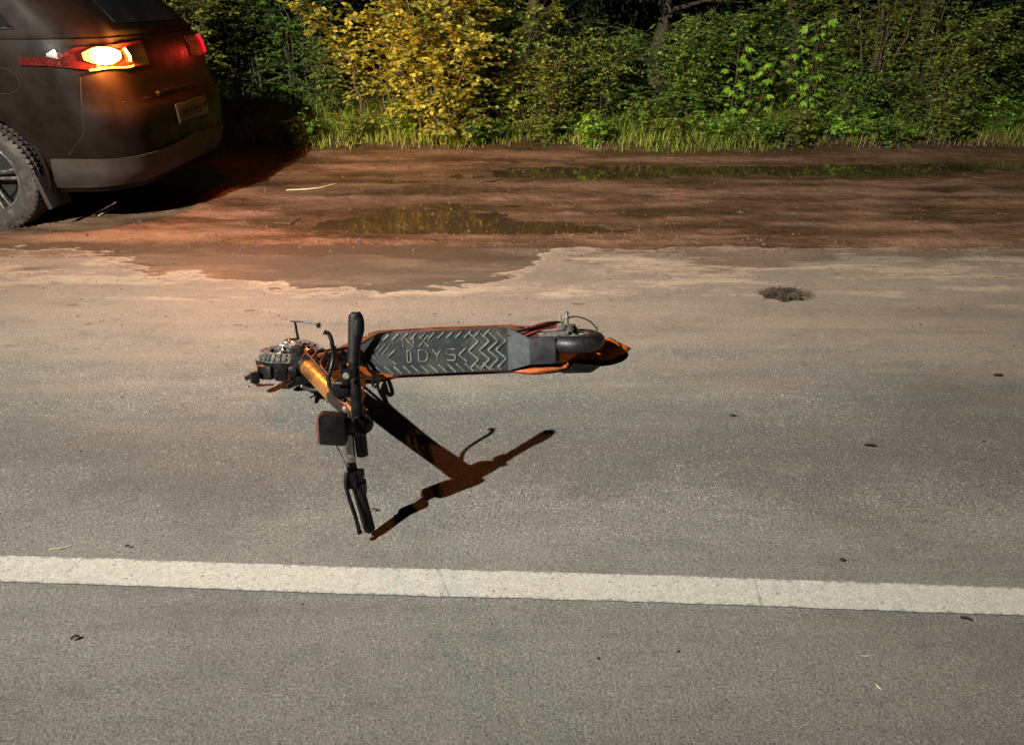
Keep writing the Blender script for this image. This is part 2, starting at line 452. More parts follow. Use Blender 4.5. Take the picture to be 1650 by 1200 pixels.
# ------------------------------------------------------------------ the ground
def fbm(x, y, s, o=4, seed=0.0):
    return noise.fractal(Vector((x * s + seed, y * s - seed, seed * 0.37)), 1.0, 2.1, o)

def stretch(lo, hi, step, far, nfar=14):
    """1-d samples: even inside lo..hi, growing out to far"""
    mid = list(np.arange(lo, hi + 1e-6, step))
    out = []; d = step; p = hi
    while p < far: d *= 1.45; p += d; out.append(min(p, far))
    left = []; d = step; p = lo
    while p > -far: d *= 1.45; p -= d; left.append(max(p, -far))
    return left[::-1] + mid + out

def road_edge(x):
    """y of the ragged line where the mud covers the asphalt"""
    return 4.60 - 0.045 * x * 0.3 + 0.085 * fbm(x, 0.3, 0.9, 6, 3.1)

BASINS = [  # x, y, half length, half width, depth, of the puddles and wheel ruts
    (-0.70, 5.20, 0.85, 0.36, .034), (0.45, 5.05, 1.0, .19, .024), (-0.20, 5.75, 1.3, 0.16, .018),
    (2.05, 7.05, 1.9, 0.30, .036), (4.4, 7.2, 1.2, .22, .028), (0.55, 6.75, 0.9, .18, .022),
    (1.3, 5.55, 0.6, .10, .014), (2.4, 4.95, 1.5, .10, .015), (4.8, 4.85, 1.2, .10, .016), (-0.9, 6.5, .6, .14, .012),
]
def ground_h(x, y):
    if y < 4.0: return -0.10 if y < 3.8 else -0.10 + 0.06 * (y - 3.8) / 0.2
    e = road_edge(x)
    t = (y - (e - 0.10)) / 0.20
    t = max(0.0, min(1.0, t)); t = t * t * (3 - 2 * t)
    h = -0.030 + 0.038 * t
    n = fbm(x * 0.35, y, 1.7, 4, 1.7) * 0.014 + fbm(x * 0.8, y * 1.2, 7.0, 3, 5.2) * 0.010 + fbm(x, y, 19.0, 2, 7.2) * 0.003
    h += n * t
    # ruts along the road
    h += t * 0.006 * math.sin((y - 4.6) * 5.2 + 0.5 * fbm(x, y, 0.5, 2, 8))
    for bx, by, a, b, d in BASINS:
        q = ((x - bx) / a) ** 2 + ((y - by) / b) ** 2
        if q < 4: h -= d * math.exp(-q * 1.3) * t
    if y > 7.45:
        k = min(1.0, (y - 7.45) / 1.1)
        h += 0.085 * k * k * (3 - 2 * k) + 0.03 * k * fbm(x, y, 0.8, 3, 2.2)
    if y > 12: h += min(0.35, (y - 12) * 0.03)
    return h

def grid(name, xs, ys, hf, mat):
    nx, ny = len(xs), len(ys)
    V = np.empty((ny, nx, 3), np.float32)
    for j, y in enumerate(ys):
        for i, x in enumerate(xs): V[j, i] = (x, y, hf(x, y))
    a = (np.arange(ny - 1)[:, None] * nx + np.arange(nx - 1)[None, :]).ravel()
    F = np.stack([a, a + 1, a + nx + 1, a + nx], 1)
    return npmesh(name, V.reshape(-1, 3), F, mat)

gx = stretch(-5.2, 5.6, 0.045, 80)
gy = [-80, -40, -15, -5, 0, 2, 3.5, 3.8, 3.9, 4.0, 4.1, 4.2, 4.3] + list(np.arange(4.36, 8.6, 0.032)) + \
     list(np.arange(8.62, 13, 0.12)) + [13.5, 14.5, 16, 19, 24, 35, 55, 85]
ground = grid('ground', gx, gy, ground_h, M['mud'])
tag(ground, kind='structure')

# lower rim of the wet stain, traced on the ground in metres
wetpx = [(-900, 392), (-300, 396), (0, 400), (120, 404), (185, 412), (230, 436), (330, 446), (430, 459), (530, 467), (640, 469),
         (740, 462), (800, 450), (840, 436), (868, 412), (890, 400), (1100, 396), (1700, 396), (2600, 390)]
wetpt = [G(*p) for p in wetpx]
def wet_y(x):
    if x <= wetpt[0].x: return wetpt[0].y
    for a, b in zip(wetpt, wetpt[1:]):
        if a.x <= x <= b.x and b.x > a.x:
            return a.y + (b.y - a.y) * (x - a.x) / (b.x - a.x)
    return wetpt[-1].y
rx = stretch(-4.0, 4.6, 0.05, 60)
ry = [-9, -6, -3, -1, 0, 1, 2] + list(np.arange(2.2, 4.801, 0.05))
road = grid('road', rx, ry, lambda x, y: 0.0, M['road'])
at = road.data.attributes.new('wet', 'FLOAT', 'POINT')
vals = np.empty(len(road.data.vertices), np.float32)
k = 0
for y in ry:
    for x in rx: vals[k] = max(-1, min(1, y - wet_y(x))); k += 1
at.data.foreach_set('value', vals)
tag(road, kind='structure')

# the white edge line with slightly ragged rims
LA, LB = G(0, 917), G(1650, 969)
ld = (LB - LA).normalized(); ln = Vector((-ld.y, ld.x, 0)); LM = (LA + LB) / 2
ss = [-30, -20, -12, -6] + list(np.arange(-3, 3.0001, 0.012)) + [6, 12, 20, 30]
V = []; ev = []
for s in ss:
    wv = 0.004 * noise.noise(Vector((s * 1.2, 0, 0)))
    a = -0.052 + 0.003 * noise.noise(Vector((s * 9, 1, 0))) + 0.0015 * noise.noise(Vector((s * 45, 1, 0))) + wv
    b = 0.052 + 0.003 * noise.noise(Vector((s * 9, 5, 0))) + 0.0015 * noise.noise(Vector((s * 45, 7, 0))) + wv
    for k, e in ((0, 1), (.1, .3), (.5, 0), (.9, .3), (1, 1)):
        p = LM + ld * s + ln * (a + (b - a) * k); p.z = 0.004
        V.append(p); ev.append(e)
F = [(i * 5 + j, (i + 1) * 5 + j, (i + 1) * 5 + j + 1, i * 5 + j + 1) for i in range(len(ss) - 1) for j in range(4)]
line = npmesh('road_marking', V, F, M['line'])
at = line.data.attributes.new('edge', 'FLOAT', 'POINT'); at.data.foreach_set('value', np.array(ev, np.float32))
tag(line, kind='structure')

# standing water in the ruts: one level sheet, the mud rises through it
wat = grid('puddle_water', list(np.linspace(-5, 7.5, 60)), list(np.linspace(4.62, 7.62, 24)), lambda x, y: -0.0085, M['water'])
tag(wat, kind='structure')

# ------------------------------------------------------------------ scooter (lying on its left side)
O = Vector((0.205, 2.85, 0.012))
AF = Vector((-0.996, -0.091, 0.0)).normalized()
AU = Vector((0.0886, -0.970, 0.222)); AU = (AU - AF * AU.dot(AF)).normalized()
AR = AF.cross(AU).normalized()
def L(f, u, r): return O + AF * f + AU * u + AR * r
def xf(p): return L(p.x, p.y, p.z)            # meshes below are drawn as (forward, up, right)
def loc(w):
    d = Vector(w) - O
    return Vector((d.dot(AF), d.dot(AU), d.dot(AR)))
scooter = empty('kick_scooter', (0, 0, 0))
tag(scooter, 'orange and black electric kick scooter lying on its side on the asphalt', 'scooter')
def SB(): return MB(xf)

# deck: orange tub
W0 = 0.175
def loft(mb, secs):
    n = len(secs[0]); base = len(mb.v)
    for s_ in secs: mb.v += [Vector(p) for p in s_]
    for i in range(len(secs) - 1):
        for k in range(n):
            k2 = (k + 1) % n
            mb.f.append((base + i * n + k, base + i * n + k2, base + (i + 1) * n + k2, base + (i + 1) * n + k))
    mb.f.append(tuple(base + k for k in range(n))[::-1]); mb.f.append(tuple(base + (len(secs) - 1) * n + k for k in range(n)))
def rrect(f, uc, rc, hu, hr, e=0.3, n=5, uo=None):
    out = []
    rad = min(hu, hr) * e
    for cx, cy, a0 in ((1, 1, 0), (-1, 1, 90), (-1, -1, 180), (1, -1, 270)):
        for q in range(n):
            a = R(a0 + 90 * q / (n - 1))
            out.append(Vector((f, uc + cx * (hu - rad) + rad * math.cos(a), rc + cy * (hr - rad) + rad * math.sin(a))))
    return out
m = SB()
secs = [rrect(f, uc, rc, hu, hr, 0.35) for f, uc, rc, hu, hr in [
    (0.005, -.040, .085, .026, .050), (0.05, -.040, .088, .026, .058), (0.10, -.038, .092, .027, .070), (0.17, -.035, .095, .028, .086), (0.20, -.034, .095, .028, .092),
    (0.50, -.034, .095, .028, .092), (0.74, -.034, .092, .028, .090), (0.78, -.034, .092, .028, .082)]]
loft(m, secs)
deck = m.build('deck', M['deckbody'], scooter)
# the swept orange side rails: visible under the mat at both ends
m = SB()
for sgn, rc in ((-1, 0.000), (1, .186)):
    pts = [(-0.02, -.012, rc + .01), (0.05, -.002, rc + .006 * -sgn), (0.13, .000, rc), (0.22, -.022, rc), (0.45, -.034, rc), (0.66, -.020, rc), (0.74, 0.012, rc + .004 * -sgn), (0.80, .045, rc + .03 * -sgn), (.86, .075, rc + .055 * -sgn)]
    rad = [.012, .018, .020, .008, .004, .005, .018, .032, .030]
    if sgn == 1: pts, rad = pts[2:], [.004] * 4 + [.008, .012, .014]
    m = SB(); m.tube(pts, rad, 10, flat=0.8)
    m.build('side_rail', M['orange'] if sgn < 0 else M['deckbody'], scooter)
# neck up to the head tube, coloured dark for the shadow lying on it
m = SB()
secs = [rrect(f, uc, rc, hu, hr, 0.5) for f, uc, rc, hu, hr in [
    (0.79, -.048, .092, .034, .070), (0.845, -.022, .092, .038, .054), (0.90, .050, .091, .038, .040), (0.955, .110, .091, .038, .034), (0.99, .140, .091, .036, .032)]]
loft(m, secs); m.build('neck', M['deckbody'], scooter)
m = SB()
m.box((.850, .040, .09), (.085, .012, .070), Matrix.Rotation(R(42), 3, 'Z'))
m.prism([(.792, .006), (.835, .012), (.835, .020), (.800, .012)], .100, None, (0, 0, .008))
m.box((.80, -.075, .09), (.12, .02, .09))
m.tube([(.815, .03, .05), (.80, .05, .06), (.79, .035, .075)], .007, 8)
m.split('neck_cover', M['black'], scooter)

# deck mat, chamfered at the front
mz = 0.003
m = SB()
poly = [(.215, .008), (.752, .004), (.775, .030), (.812, .110), (.800, .150), (.765, .178), (.235, .184), (.215, .178)]
Mm = Matrix(((1, 0, 0), (0, 0, 1), (0, 1, 0)))
m.prism(poly, .009, Mm, (0, -.006, 0))
mat_o = m.build('deck_mat', M['mat'], scooter)
# raised worn tread: chevron bars, and block letters
m = SB()
def inside(x, y):
    c = False; n = len(poly)
    for i in range(n):
        x1, y1 = poly[i]; x2, y2 = poly[(i + 1) % n]
        if (y1 > y) != (y2 > y) and x < (x2 - x1) * (y - y1) / (y2 - y1) + x1: c = not c
    return c
def bar(p, q, w=.0045, h=.0032):
    p, q = Vector((p[0], p[1])), Vector((q[0], q[1]))
    d = q - p; ln_ = d.length
    if ln_ < 1e-5: return
    n = max(1, int(ln_ / .004)); seg = []
    for i in range(n + 1):
        s = p + d * (i / n)
        if inside(s.x + .003, s.y + .003) and inside(s.x - .003, s.y - .003): seg.append(s)
        else:
            if len(seg) > 1: emit_bar(seg[0], seg[-1], w, h)
            seg = []
    if len(seg) > 1: emit_bar(seg[0], seg[-1], w, h)
def emit_bar(p, q, w, h):
    d = (q - p); l = d.length; d.normalize(); nn = Vector((-d.y, d.x))
    def P(s, t_, z): v = p + d * s + nn * t_; return Vector((v.x, mz + z, v.y))
    V = [P(0, -w / 2, -.002), P(l, -w / 2, -.002), P(l, w / 2, -.002), P(0, w / 2, -.002),
         P(.001, -w / 3, h), P(l - .001, -w / 3, h), P(l - .001, w / 3, h), P(.001, w / 3, h)]
    m.add(V, [(0, 3, 2, 1), (4, 5, 6, 7), (0, 1, 5, 4), (1, 2, 6, 5), (2, 3, 7, 6), (3, 0, 4, 7)])
# bold interlocked chevrons at the rear (right in the photo), edge bars, front arrows
for k, f0 in enumerate((.228, .260, .296, .340)):
    for (a_, b_) in (((f0 + .042, .095), (f0, .058)), ((f0, .058), (f0 + .036, .022)), ((f0 + .042, .095), (f0, .132)), ((f0, .132), (f0 + .036, .168))):
        bar(a_, b_, .0085, .005)
    if k < 3: bar((f0 + .035, .025), (f0 + .020, .012))
for k in range(13):
    f0 = .29 + .036 * k
    bar((f0, .010), (f0 + .034, .044), .008, .0045)
    bar((f0, .182), (f0 + .034, .150), .008, .0045)
for k, f0 in enumerate((.690, .712, .734)):
    bar((f0, .055), (f0 + .036, .094)); bar((f0 + .036, .094), (f0, .135))
for f0 in (.386, .672):
    bar((f0, .05), (f0 + .034, .080), .0075, .0045); bar((f0 + .034, .080), (f0, .112), .0075, .0045)
# worn block letters, read from the left side of the board
GL = {'T': [((0, 1), (1, 1)), ((.5, 1), (.5, 0))], 'X': [((0, 0), (1, 1)), ((0, 1), (1, 0))],
      'N': [((0, 0), (0, 1)), ((0, 1), (1, 0)), ((1, 0), (1, 1))],
      'H': [((0, 0), (0, 1)), ((1, 0), (1, 1)), ((0, .5), (1, .5))],
      'I': [((0.3, 0), (.3, 1)), ((0.7, 0), (.7, 1)), ((.3, 1), (.7, 1)), ((.3, 0), (.7, 0))],
      'D': [((0, 0), (0, 1)), ((0, 1), (.7, 1)), ((.7, 1), (1, .7)), ((1, .7), (1, .3)), ((1, .3), (.7, 0)), ((.7, 0), (0, 0))],
      'Y': [((0, 1), (.5, .5)), ((1, 1), (.5, .5)), ((.5, .5), (.5, 0))],
      'S': [((1, .95), (.1, 1)), ((.1, 1), (0, .55)), ((0, .55), (1, .45)), ((1, .45), (.9, 0)), ((.9, 0), (0, .05))],
      'O': [((.2, 0), (0, .3)), ((0, .3), (0, .7)), ((0, .7), (.2, 1)), ((.2, 1), (.8, 1)), ((.8, 1), (1, .7)), ((1, .7), (1, .3)), ((1, .3), (.8, 0)), ((.8, 0), (.2, 0))]}
def word(txt, f0, r0, w, h, gap):
    for ch in txt:
        for (a, b) in GL[ch]:
            bar((f0 - a[0] * w, r0 + a[1] * h), (f0 - b[0] * w, r0 + b[1] * h), .0062, .0036)
        f0 -= w + gap
word('NX', .640, .118, .040, .048, .020)
word('IDYS', .638, .058, .036, .048, .020)
m.build('tread_pattern', M['matworn'], mat_o)

# rear kick plate: a sloping sheet then the squared end block
m = SB()
V = [(.222, .004, .006), (.222, .004, .184), (.135, .030, .142), (.135, .030, .034),
     (.222, -.010, .006), (.222, -.010, .184), (.135, .015, .142), (.135, .015, .034)]
m.add(V, [(0, 1, 2, 3), (7, 6, 5, 4), (0, 3, 7, 4), (1, 0, 4, 5), (2, 1, 5, 6), (3, 2, 6, 7)])
m.build('kick_plate', M['plate'], scooter)
m = SB()
m.box((.082, .012, .088), (.104, .044, .108), bev=.004)
m.build('end_block', M['darkplate'], scooter)
m = SB()
m.prism([(-.03, -.060), (.22, -.060), (.20, -.018), (.12, -.010), (-.03, -.020)], .012, None, (0, 0, .012))
m.prism([(-.07, -.075), (.16, -.060), (.12, -.030), (-.05, -.045)], .012, None, (0, 0, .165))
m.split('swing_arm', M['orange'], scooter)

# wheels
def wheel(parent, c, rad, half, name='wheel', tread=True, mats=('dustrubber', 'steel', 'black')):
    w = empty(name); w.parent = parent
    m = SB()
    prof = []
    for k in range(15):
        a = R(-115 + 230 * k / 14)
        prof.append((rad - half + half * math.cos(a) * 1.0, half * math.sin(a)))
    prof.append(prof[0])
    m.lathe(prof, c, (0, 0, 1), 56)
    if tread:
        for k in range(34):
            a = 2 * math.pi * k / 34
            for side in (-1, 1):
                aa = a + side * .045
                d = Vector((math.cos(aa), math.sin(aa), 0)); tdir = Vector((-math.sin(aa), math.cos(aa), 0))
                for lvl, hz in ((.995, .35), (.93, .80)):
                    p = Vector(c) + d * rad * lvl * .995 + Vector((0, 0, side * half * hz))
                    Mx = Matrix((tdir, d, Vector((0, 0, 1)))).transposed()
                    m.box(p, (.015, .012, half * .42), Mx, bev=.0012)
    m.build('tyre', M[mats[0]], w)
    m = SB()
    ri = rad - 2 * half * .86
    m.lathe([(ri + .006, -half * .55), (ri + .002, -half * .6), (ri - .010, -half * .3), (ri - .010, half * .3), (ri + .002, half * .6), (ri + .006, half * .55), (ri + .006, -half * .55)], c, (0, 0, 1), 48)
    for k in range(10):
        a = 2 * math.pi * k / 10
        for sg in (-1, 1):
            d1 = Vector((math.cos(a), math.sin(a), 0)); d2 = Vector((math.cos(a + .28 * sg), math.sin(a + .28 * sg), 0))
            m.tube([Vector(c) + d1 * .026 + Vector((0, 0, .012)), Vector(c) + d2 * (ri - .006) + Vector((0, 0, .006))], .0042, 6)
    m.build('rim', M[mats[1]], w)
    m = SB()
    m.lathe([(.001, -.040), (.030, -.040), (.034, -.02), (.034, .02), (.028, .036), (.014, .040), (.012, .058), (.001, .058)], c, (0, 0, 1), 28)
    m.build('hub', M[mats[2]], w)
    m = SB()
    rd = ri * .86
    m.lathe([(rd, .030), (rd, .033), (rd - .014, .033), (rd - .014, .030), (rd, .030)], c, (0, 0, 1), 40)
    for k in range(6):
        a = 2 * math.pi * k / 6
        m.tube([Vector(c) + Vector((math.cos(a) * .028, math.sin(a) * .028, .0315)), Vector(c) + Vector((math.cos(a + .5) * (rd - .010), math.sin(a + .5) * (rd - .010), .0315))], .004, 6)
    m.build('brake_disc', M['steel'], w)
    return w
CF = (1.086, -.030, .095); CR = (-.062, -.062, .108)
fw = wheel(scooter, CF, .124, .029)
rw = wheel(scooter, CR, .128, .034, tread=False, mats=('rubber', 'steel', 'black'))
# fork, springs, caliper
HT = Vector((1.0, .155, .093)); ST = Vector((.705, 1.00, .108))
m = SB()
for sg in (-1, 1):
    r0 = .095 + sg * .055
    m.tube([(1.03, .140, r0), (1.055, .06, r0), (CF[0] + .005, CF[1], r0 + sg * .002)], [.014, .013, .015], 12)
    m.box((CF[0], CF[1], r0 + sg * .006), (.045, .05, .014), bev=.004)
m.box((1.032, .138, .095), (.05, .035, .145), bev=.008)
m.build('fork', M['black'], scooter)
m = SB()
for sg in (-1, 1):
    r0 = .095 + sg * .055
    pts = []
    for k in range(60):
        t_ = k / 59; a = t_ * 2 * math.pi * 6
        c0 = Vector((1.035, .120, r0)).lerp(Vector((1.062, .04, r0)), t_)
        pts.append(c0 + Vector((math.cos(a) * .019, 0, math.sin(a) * .019)))
    m.tube(pts, .003, 5)
m.split('spring', M['steel'], scooter)
m = SB()
m.box((1.06, .03, .150), (.045, .050, .028), Matrix.Rotation(R(25), 3, 'Z'), bev=.005)
m.box((1.085, .045, .158), (.020, .028, .022), bev=.003)
m.tube([(1.04, .055, .17), (1.0, .085, .175), (.96, .14, .16), (.95, .22, .135)], .004, 6)
m.split('brake_caliper', M['steel'], scooter)
# black front mudguard, cracked, over the tyre
m = SB()
n = 16; V = []; F = []
for i in range(n + 1):
    a = R(-8 + 118 * i / n)
    d = Vector((math.cos(a), math.sin(a), 0))
    for j in range(7):
        b = R(-62 + 124 * j / 6)
        rr = .135 + .004 * math.cos(b) - .012 * (1 - math.cos(b))
        p = Vector(CF) + d * rr + Vector((0, 0, math.sin(b) * .046))
        V.append(p)
for i in range(n + 1):
    a = R(-8 + 118 * i / n); d = Vector((math.cos(a), math.sin(a), 0))
    for j in range(7):
        V.append(V[i * 7 + j] + d * .003)
N7 = 7 * (n + 1)
for i in range(n):
    for j in range(6):
        if j > 2 or i < 2: continue
        q = (i * 7 + j, i * 7 + j + 1, (i + 1) * 7 + j + 1, (i + 1) * 7 + j)
        F.append(q); F.append(tuple(N7 + t_ for t_ in q)[::-1])
m.add(V, F)
m.tube([(1.215, .075, .05), (1.25, .055, .03), (1.262, .02, .020)], [.006, .010, .004], 8)
m.build('front_mudguard', M['black'], scooter)
m = SB(); rg0 = random.Random(12)
for k in range(16):
    a = rg0.uniform(0, 6.28); r1 = rg0.uniform(.02, .085)
    p = Vector((CF[0] + math.cos(a) * r1, CF[1] + math.sin(a) * r1, .128 + rg0.uniform(0, .02)))
    q = p + Vector((rg0.uniform(-.03, .03), rg0.uniform(-.03, .03), rg0.uniform(-.006, .010)))
    m.tube([p, p.lerp(q, .5) + Vector((0, 0, .004)), q], [.003, .0045, .003], 6)
m.split('wheel_bracket', M['steel'], fw)
# lumpy black controller/motor cover low on the near side of the wheel
m = SB()
m.box((1.165, .085, .058), (.070, .040, .060), Matrix.Rotation(R(-25), 3, 'Z'), bev=.018)
m.box((1.105, .118, .055), (.050, .040, .050), Matrix.Rotation(R(15), 3, 'Z'), bev=.014)
m.box((1.205, .112, .045), (.032, .030, .045), Matrix.Rotation(R(30), 3, 'Z'), bev=.006)
m.tube([(1.06, .16, .05), (1.055, .20, .045), (1.075, .215, .045)], .007, 8)
m.tube([(1.035, .13, .04), (1.03, .225, .036)], [.009, .006], 8)
m.split('fork_cover', M['black'], scooter)
# bent wire stay standing up from the hub with a cranked arm
m = SB()
A = loc(G(477, 548, .175)); 
hub_up = Vector(CF) + Vector((-.03, 0.0, .055))
top = hub_up + Vector((.006, .01, .085))
m.tube([hub_up + Vector((0, 0, -.02)), hub_up, top], [.009, .006, .0045], 8)
m.tube([top + Vector((.018, 0, .002)), top, top + Vector((-.06, .004, -.004)), top + Vector((-.088, .016, -.014))], [.003, .0045, .004, .004], 8)
m.box(top + Vector((-.094, .018, -.016)), (.016, .010, .020), bev=.003)
m.build('bent_lever', M['black'], scooter)

# stem
sd = (ST - HT).normalized()
m = SB()
m.tube([HT + sd * .03, HT + sd * .05, HT + sd * .54, HT + sd * .542], [.028, .031, .031, .028], 28)
m.build('stem', M['gold'], scooter)
m = SB()
m.tube([HT + sd * .542, HT + sd * .55, HT + sd * .80, ST + sd * .02], [.029, .030, .026, .026], 28)
m.tube([HT - sd * .03, HT + sd * .028, HT + sd * .034], [.035, .037, .032], 24)
m.split('upper_stem', M['black'], scooter)
m = SB()
m.box(HT + Vector((.01, .03, -.045)), (.05, .07, .022), Matrix.Rotation(R(20), 3, 'Z'), bev=.004)
m.tube([HT + Vector((.03, .0, -.05)), HT + Vector((.045, .06, -.055)), HT + Vector((.055, .115, -.052))], [.010, .008, .006], 8)
m.tube([HT + Vector((.0, .085, -.062)), HT + Vector((-.03, .11, -.068)), HT + Vector((-.075, .125, -.066))], [.010, .009, .007], 8)
m.box(HT + Vector((.045, .02, -.015)), (.03, .04, .03), bev=.004)
m.split('folding_latch', M['black'], scooter)
m = SB()
for p in ((.045, .055, -.052), (.01, .055, -.058), (.03, .01, -.058)):
    c = HT + Vector(p); m.tube([c, c + Vector((0, .004, -.006)), c + Vector((0, .018, -.004))], [.006, .006, .005], 8)
m.split('latch_bolt', M['steel'], scooter)

# cables looping from the bars into the neck
m = SB()
def curve(pts, n=14):
    """Catmull-Rom"""
    P = [Vector(p) for p in pts]; P = [P[0]] + P + [P[-1]]; out = []
    for i in range(1, len(P) - 2):
        for k in range(n):
            t_ = k / n
            a, b, c, d = P[i - 1], P[i], P[i + 1], P[i + 2]
            out.append(0.5 * ((2 * b) + (c - a) * t_ + (2 * a - 5 * b + 4 * c - d) * t_ * t_ + (3 * b - a - 3 * c + d) * t_ ** 3))
    return out + [P[-1]]
cab = [
    [(.70, .99, .14), (.745, .86, .135), (.845, .60, .132), (.925, .36, .14), (.985, .20, .15), (1.02, .10, .16), (1.05, .04, .165)],
    [(.70, .98, .14), (.770, .80, .135), (.855, .57, .132), (.91, .34, .142), (.91, .16, .15), (.87, .06, .13)],
    [(.71, .97, .14), (.775, .80, .137), (.835, .60, .134), (.91, .36, .145), (.875, .16, .15), (.83, .03, .13)],
    [(.69, .97, .13), (.780, .76, .130), (.865, .52, .125), (.89, .33, .135), (.86, .14, .13), (.82, .02, .10)],
]
for i, c in enumerate(cab): m.tube(curve(c), .0042 if i % 2 else .0052, 7)
m.split('cable', M['black'], scooter)
m = SB()
m.tube(curve([(.76, .07, .02), (.755, .16, .012), (.745, .20, .010), (.735, .15, .012), (.75, .04, .03)]), .006, 8)
m.build('kickstand', M['black'], scooter)
m = SB()
m.tube(curve([(.96, .26, .135), (.95, .17, .15), (.92, .11, .14), (.90, .05, .14)]), .0045, 6)
m.tube(curve([(1.0, .22, .14), (.97, .15, .165), (.98, .08, .16), (1.03, .03, .15)]), .0035, 6)
m.split('red_brake_cable', M['redwire'], scooter)

# rear end: cables, torn plastic, caliper, silver swing hardware
m = SB()
for i, (a, b) in enumerate(((0, .0), (.008, .006), (.016, -.004), (-.006, .010))):
    m.tube(curve([(.225, -.004 + b, .160 + a), (.17, -.010 + b, .150 + a), (.10, -.02 + b, .170 + a), (.04, -.035, .178 + a), (-.02, -.06 + b, .178), (-.05, -.075, .17)]), .0045, 6)
m.split('red_wire', M['redwire'], scooter)
m = SB()
m.tube(curve([(.215, -.002, .165), (.12, .000, .180), (.03, -.03, .195), (-.02, -.06, .185)]), .004, 6)
m.tube(curve([(-.02, -.08, .19), (-.07, -.09, .205), (-.13, -.075, .185), (-.16, -.05, .150)]), .003, 6)
m.split('black_wire', M['black'], scooter)
m = SB()
m.prism([(.135, -.052), (.118, -.070), (.060, -.098), (.045, -.088), (.062, -.060), (.10, -.050)], .003, None, (0, 0, .172))
m.build('torn_cover', M['cream'], scooter)
m = SB()
m.prism([(.095, -.010), (.10, -.034), (.03, -.046), (-.03, -.040), (-.03, -.008)], .006, None, (0, 0, .150))
m.box((.03, -.012, .142), (.12, .020, .016), Matrix.Rotation(R(4), 3, 'Z'), bev=.003)
m.box((-.005, -.04, .178), (.035, .040, .020), bev=.004)
m.box((-.035, -.055, .165), (.028, .050, .030), Matrix.Rotation(R(20), 3, 'Z'), bev=.004)
m.tube([(-.030, -.055, .165), (-.030, -.055, .232)], [.010, .007], 10)
m.tube([(-.030, -.055, .205), (-.030, -.055, .212)], .015, 6)
m.tube([(-.008, -.06, .165), (-.002, -.06, .218)], [.008, .005], 8)
m.split('rear_caliper', M['steel'], scooter)
# orange tail fender knocked sideways, resting on the road: a curved shell with a pointed tip
m = SB()
outer = [G(905, 592), G(925, 577), G(955, 557), G(978, 549), G(992, 550), G(1003, 561), G(1016, 562), G(1007, 570), G(988, 580), G(960, 584), G(930, 586)]
cen = sum(outer, Vector()) / len(outer)
V = []; rings = 5
for k in range(rings + 1):
    s = 1 - k / rings
    for p in outer:
        q = cen + (p - cen) * s
        V.append(Vector((q.x, q.y + .02 * (1 - s * s), .006 + .045 * (1 - s * s))))
nn_ = len(outer)
F = [(k * nn_ + i, k * nn_ + (i + 1) % nn_, (k + 1) * nn_ + (i + 1) % nn_, (k + 1) * nn_ + i) for k in range(rings) for i in range(nn_)]
V2 = V + [v - Vector((0, 0, .0035)) for v in V]; N_ = len(V)
F2 = F + [tuple(i + N_ for i in f)[::-1] for f in F] + [(i, N_ + i, N_ + (i + 1) % nn_, (i + 1) % nn_) for i in range(nn_)]
mm = MB(); mm.add(V2, F2); mm.build('tail_fender', M['fender'], scooter, angle=60)
mm = MB()
fl = [G(898, 590), G(960, 584), G(972, 586), G(950, 601), G(905, 602)]  # black sheet standing in for the shadow and dark underside below the fender
mm.add([v + Vector((0, 0, .004)) for v in fl] + [v + Vector((0, 0, .012)) for v in fl],
       [(4, 3, 2, 1, 0), (5, 6, 7, 8, 9)] + [(i, (i + 1) % 5, 5 + (i + 1) % 5, 5 + i) for i in range(5)])
mm.build('mud_flap_and_shade', M['black'], scooter)

# handlebar: upper (right hand) half and lower half, hinged at the clamp
def ray(px, py, dist_y):
    """point on the sight line of a pixel at world y"""
    u, v = (px - 825) / FPX, (py - 600) / FPX
    c, s = math.cos(R(PITCH)), math.sin(R(PITCH))
    d = Vector((u, c - v * s, -s - v * c)); t = dist_y / d.y
    return Vector((0, 0, CAM_H)) + d * t
A = ray(573, 503, 1.925); A2 = ray(569, 575, 1.885)
B1 = ray(574, 640, 1.85); B2 = ray(584, 733, 1.83)
C1 = ray(561, 690, 1.835); C2 = ray(566, 745, 1.82); C3 = ray(597, 862, 1.776)
C3.z = max(C3.z, .018)
hb = MB()
hb.tube([A2, B1, ray(579, 690, 1.84), B2], [.014, .0165, .0175, .0165], 16)
hb.tube([C1, C2, C2.lerp(C3, .35)], [.0125, .0125, .012], 16)
hb.split('handlebar', M['black'], scooter)
hb = MB()
hb.tube([C1.lerp(C2, .15), C1.lerp(C2, .95)], .0135, 16)
hb.build('bar_sleeve', M['steel'], scooter)
for (P, Q, flare) in ((A, A2.lerp(B1, .15), 1), (C3, C2.lerp(C3, .22), 0)):
    g = MB(); N = 26; pts = []; rr = []
    for k in range(N + 1):
        t_ = k / N
        pts.append(P.lerp(Q, t_))
        base_r = .0188 - .003 * t_ if flare else .0165
        rr.append(base_r + (.0006 if k % 2 else 0))
    rr[0] *= .6; rr[1] *= .92
    g.tube([pts[0] + (pts[0] - pts[1]) * .12] + pts, [rr[0] * .5] + rr, 20)
    if flare:      # palm rest swelling on the rear side
        d_ = (Q - P).normalized()
        pm = [P + Vector((.007 * math.sin(math.pi * min(1, k / 8)), 0, 0)) + d_ * .011 * k for k in range(11)]
        g.tube(pm, [.012, .0165, .0185, .019, .0188, .018, .017, .016, .0155, .015, .014], 16)
    g.build('grip', M['grip'], scooter)
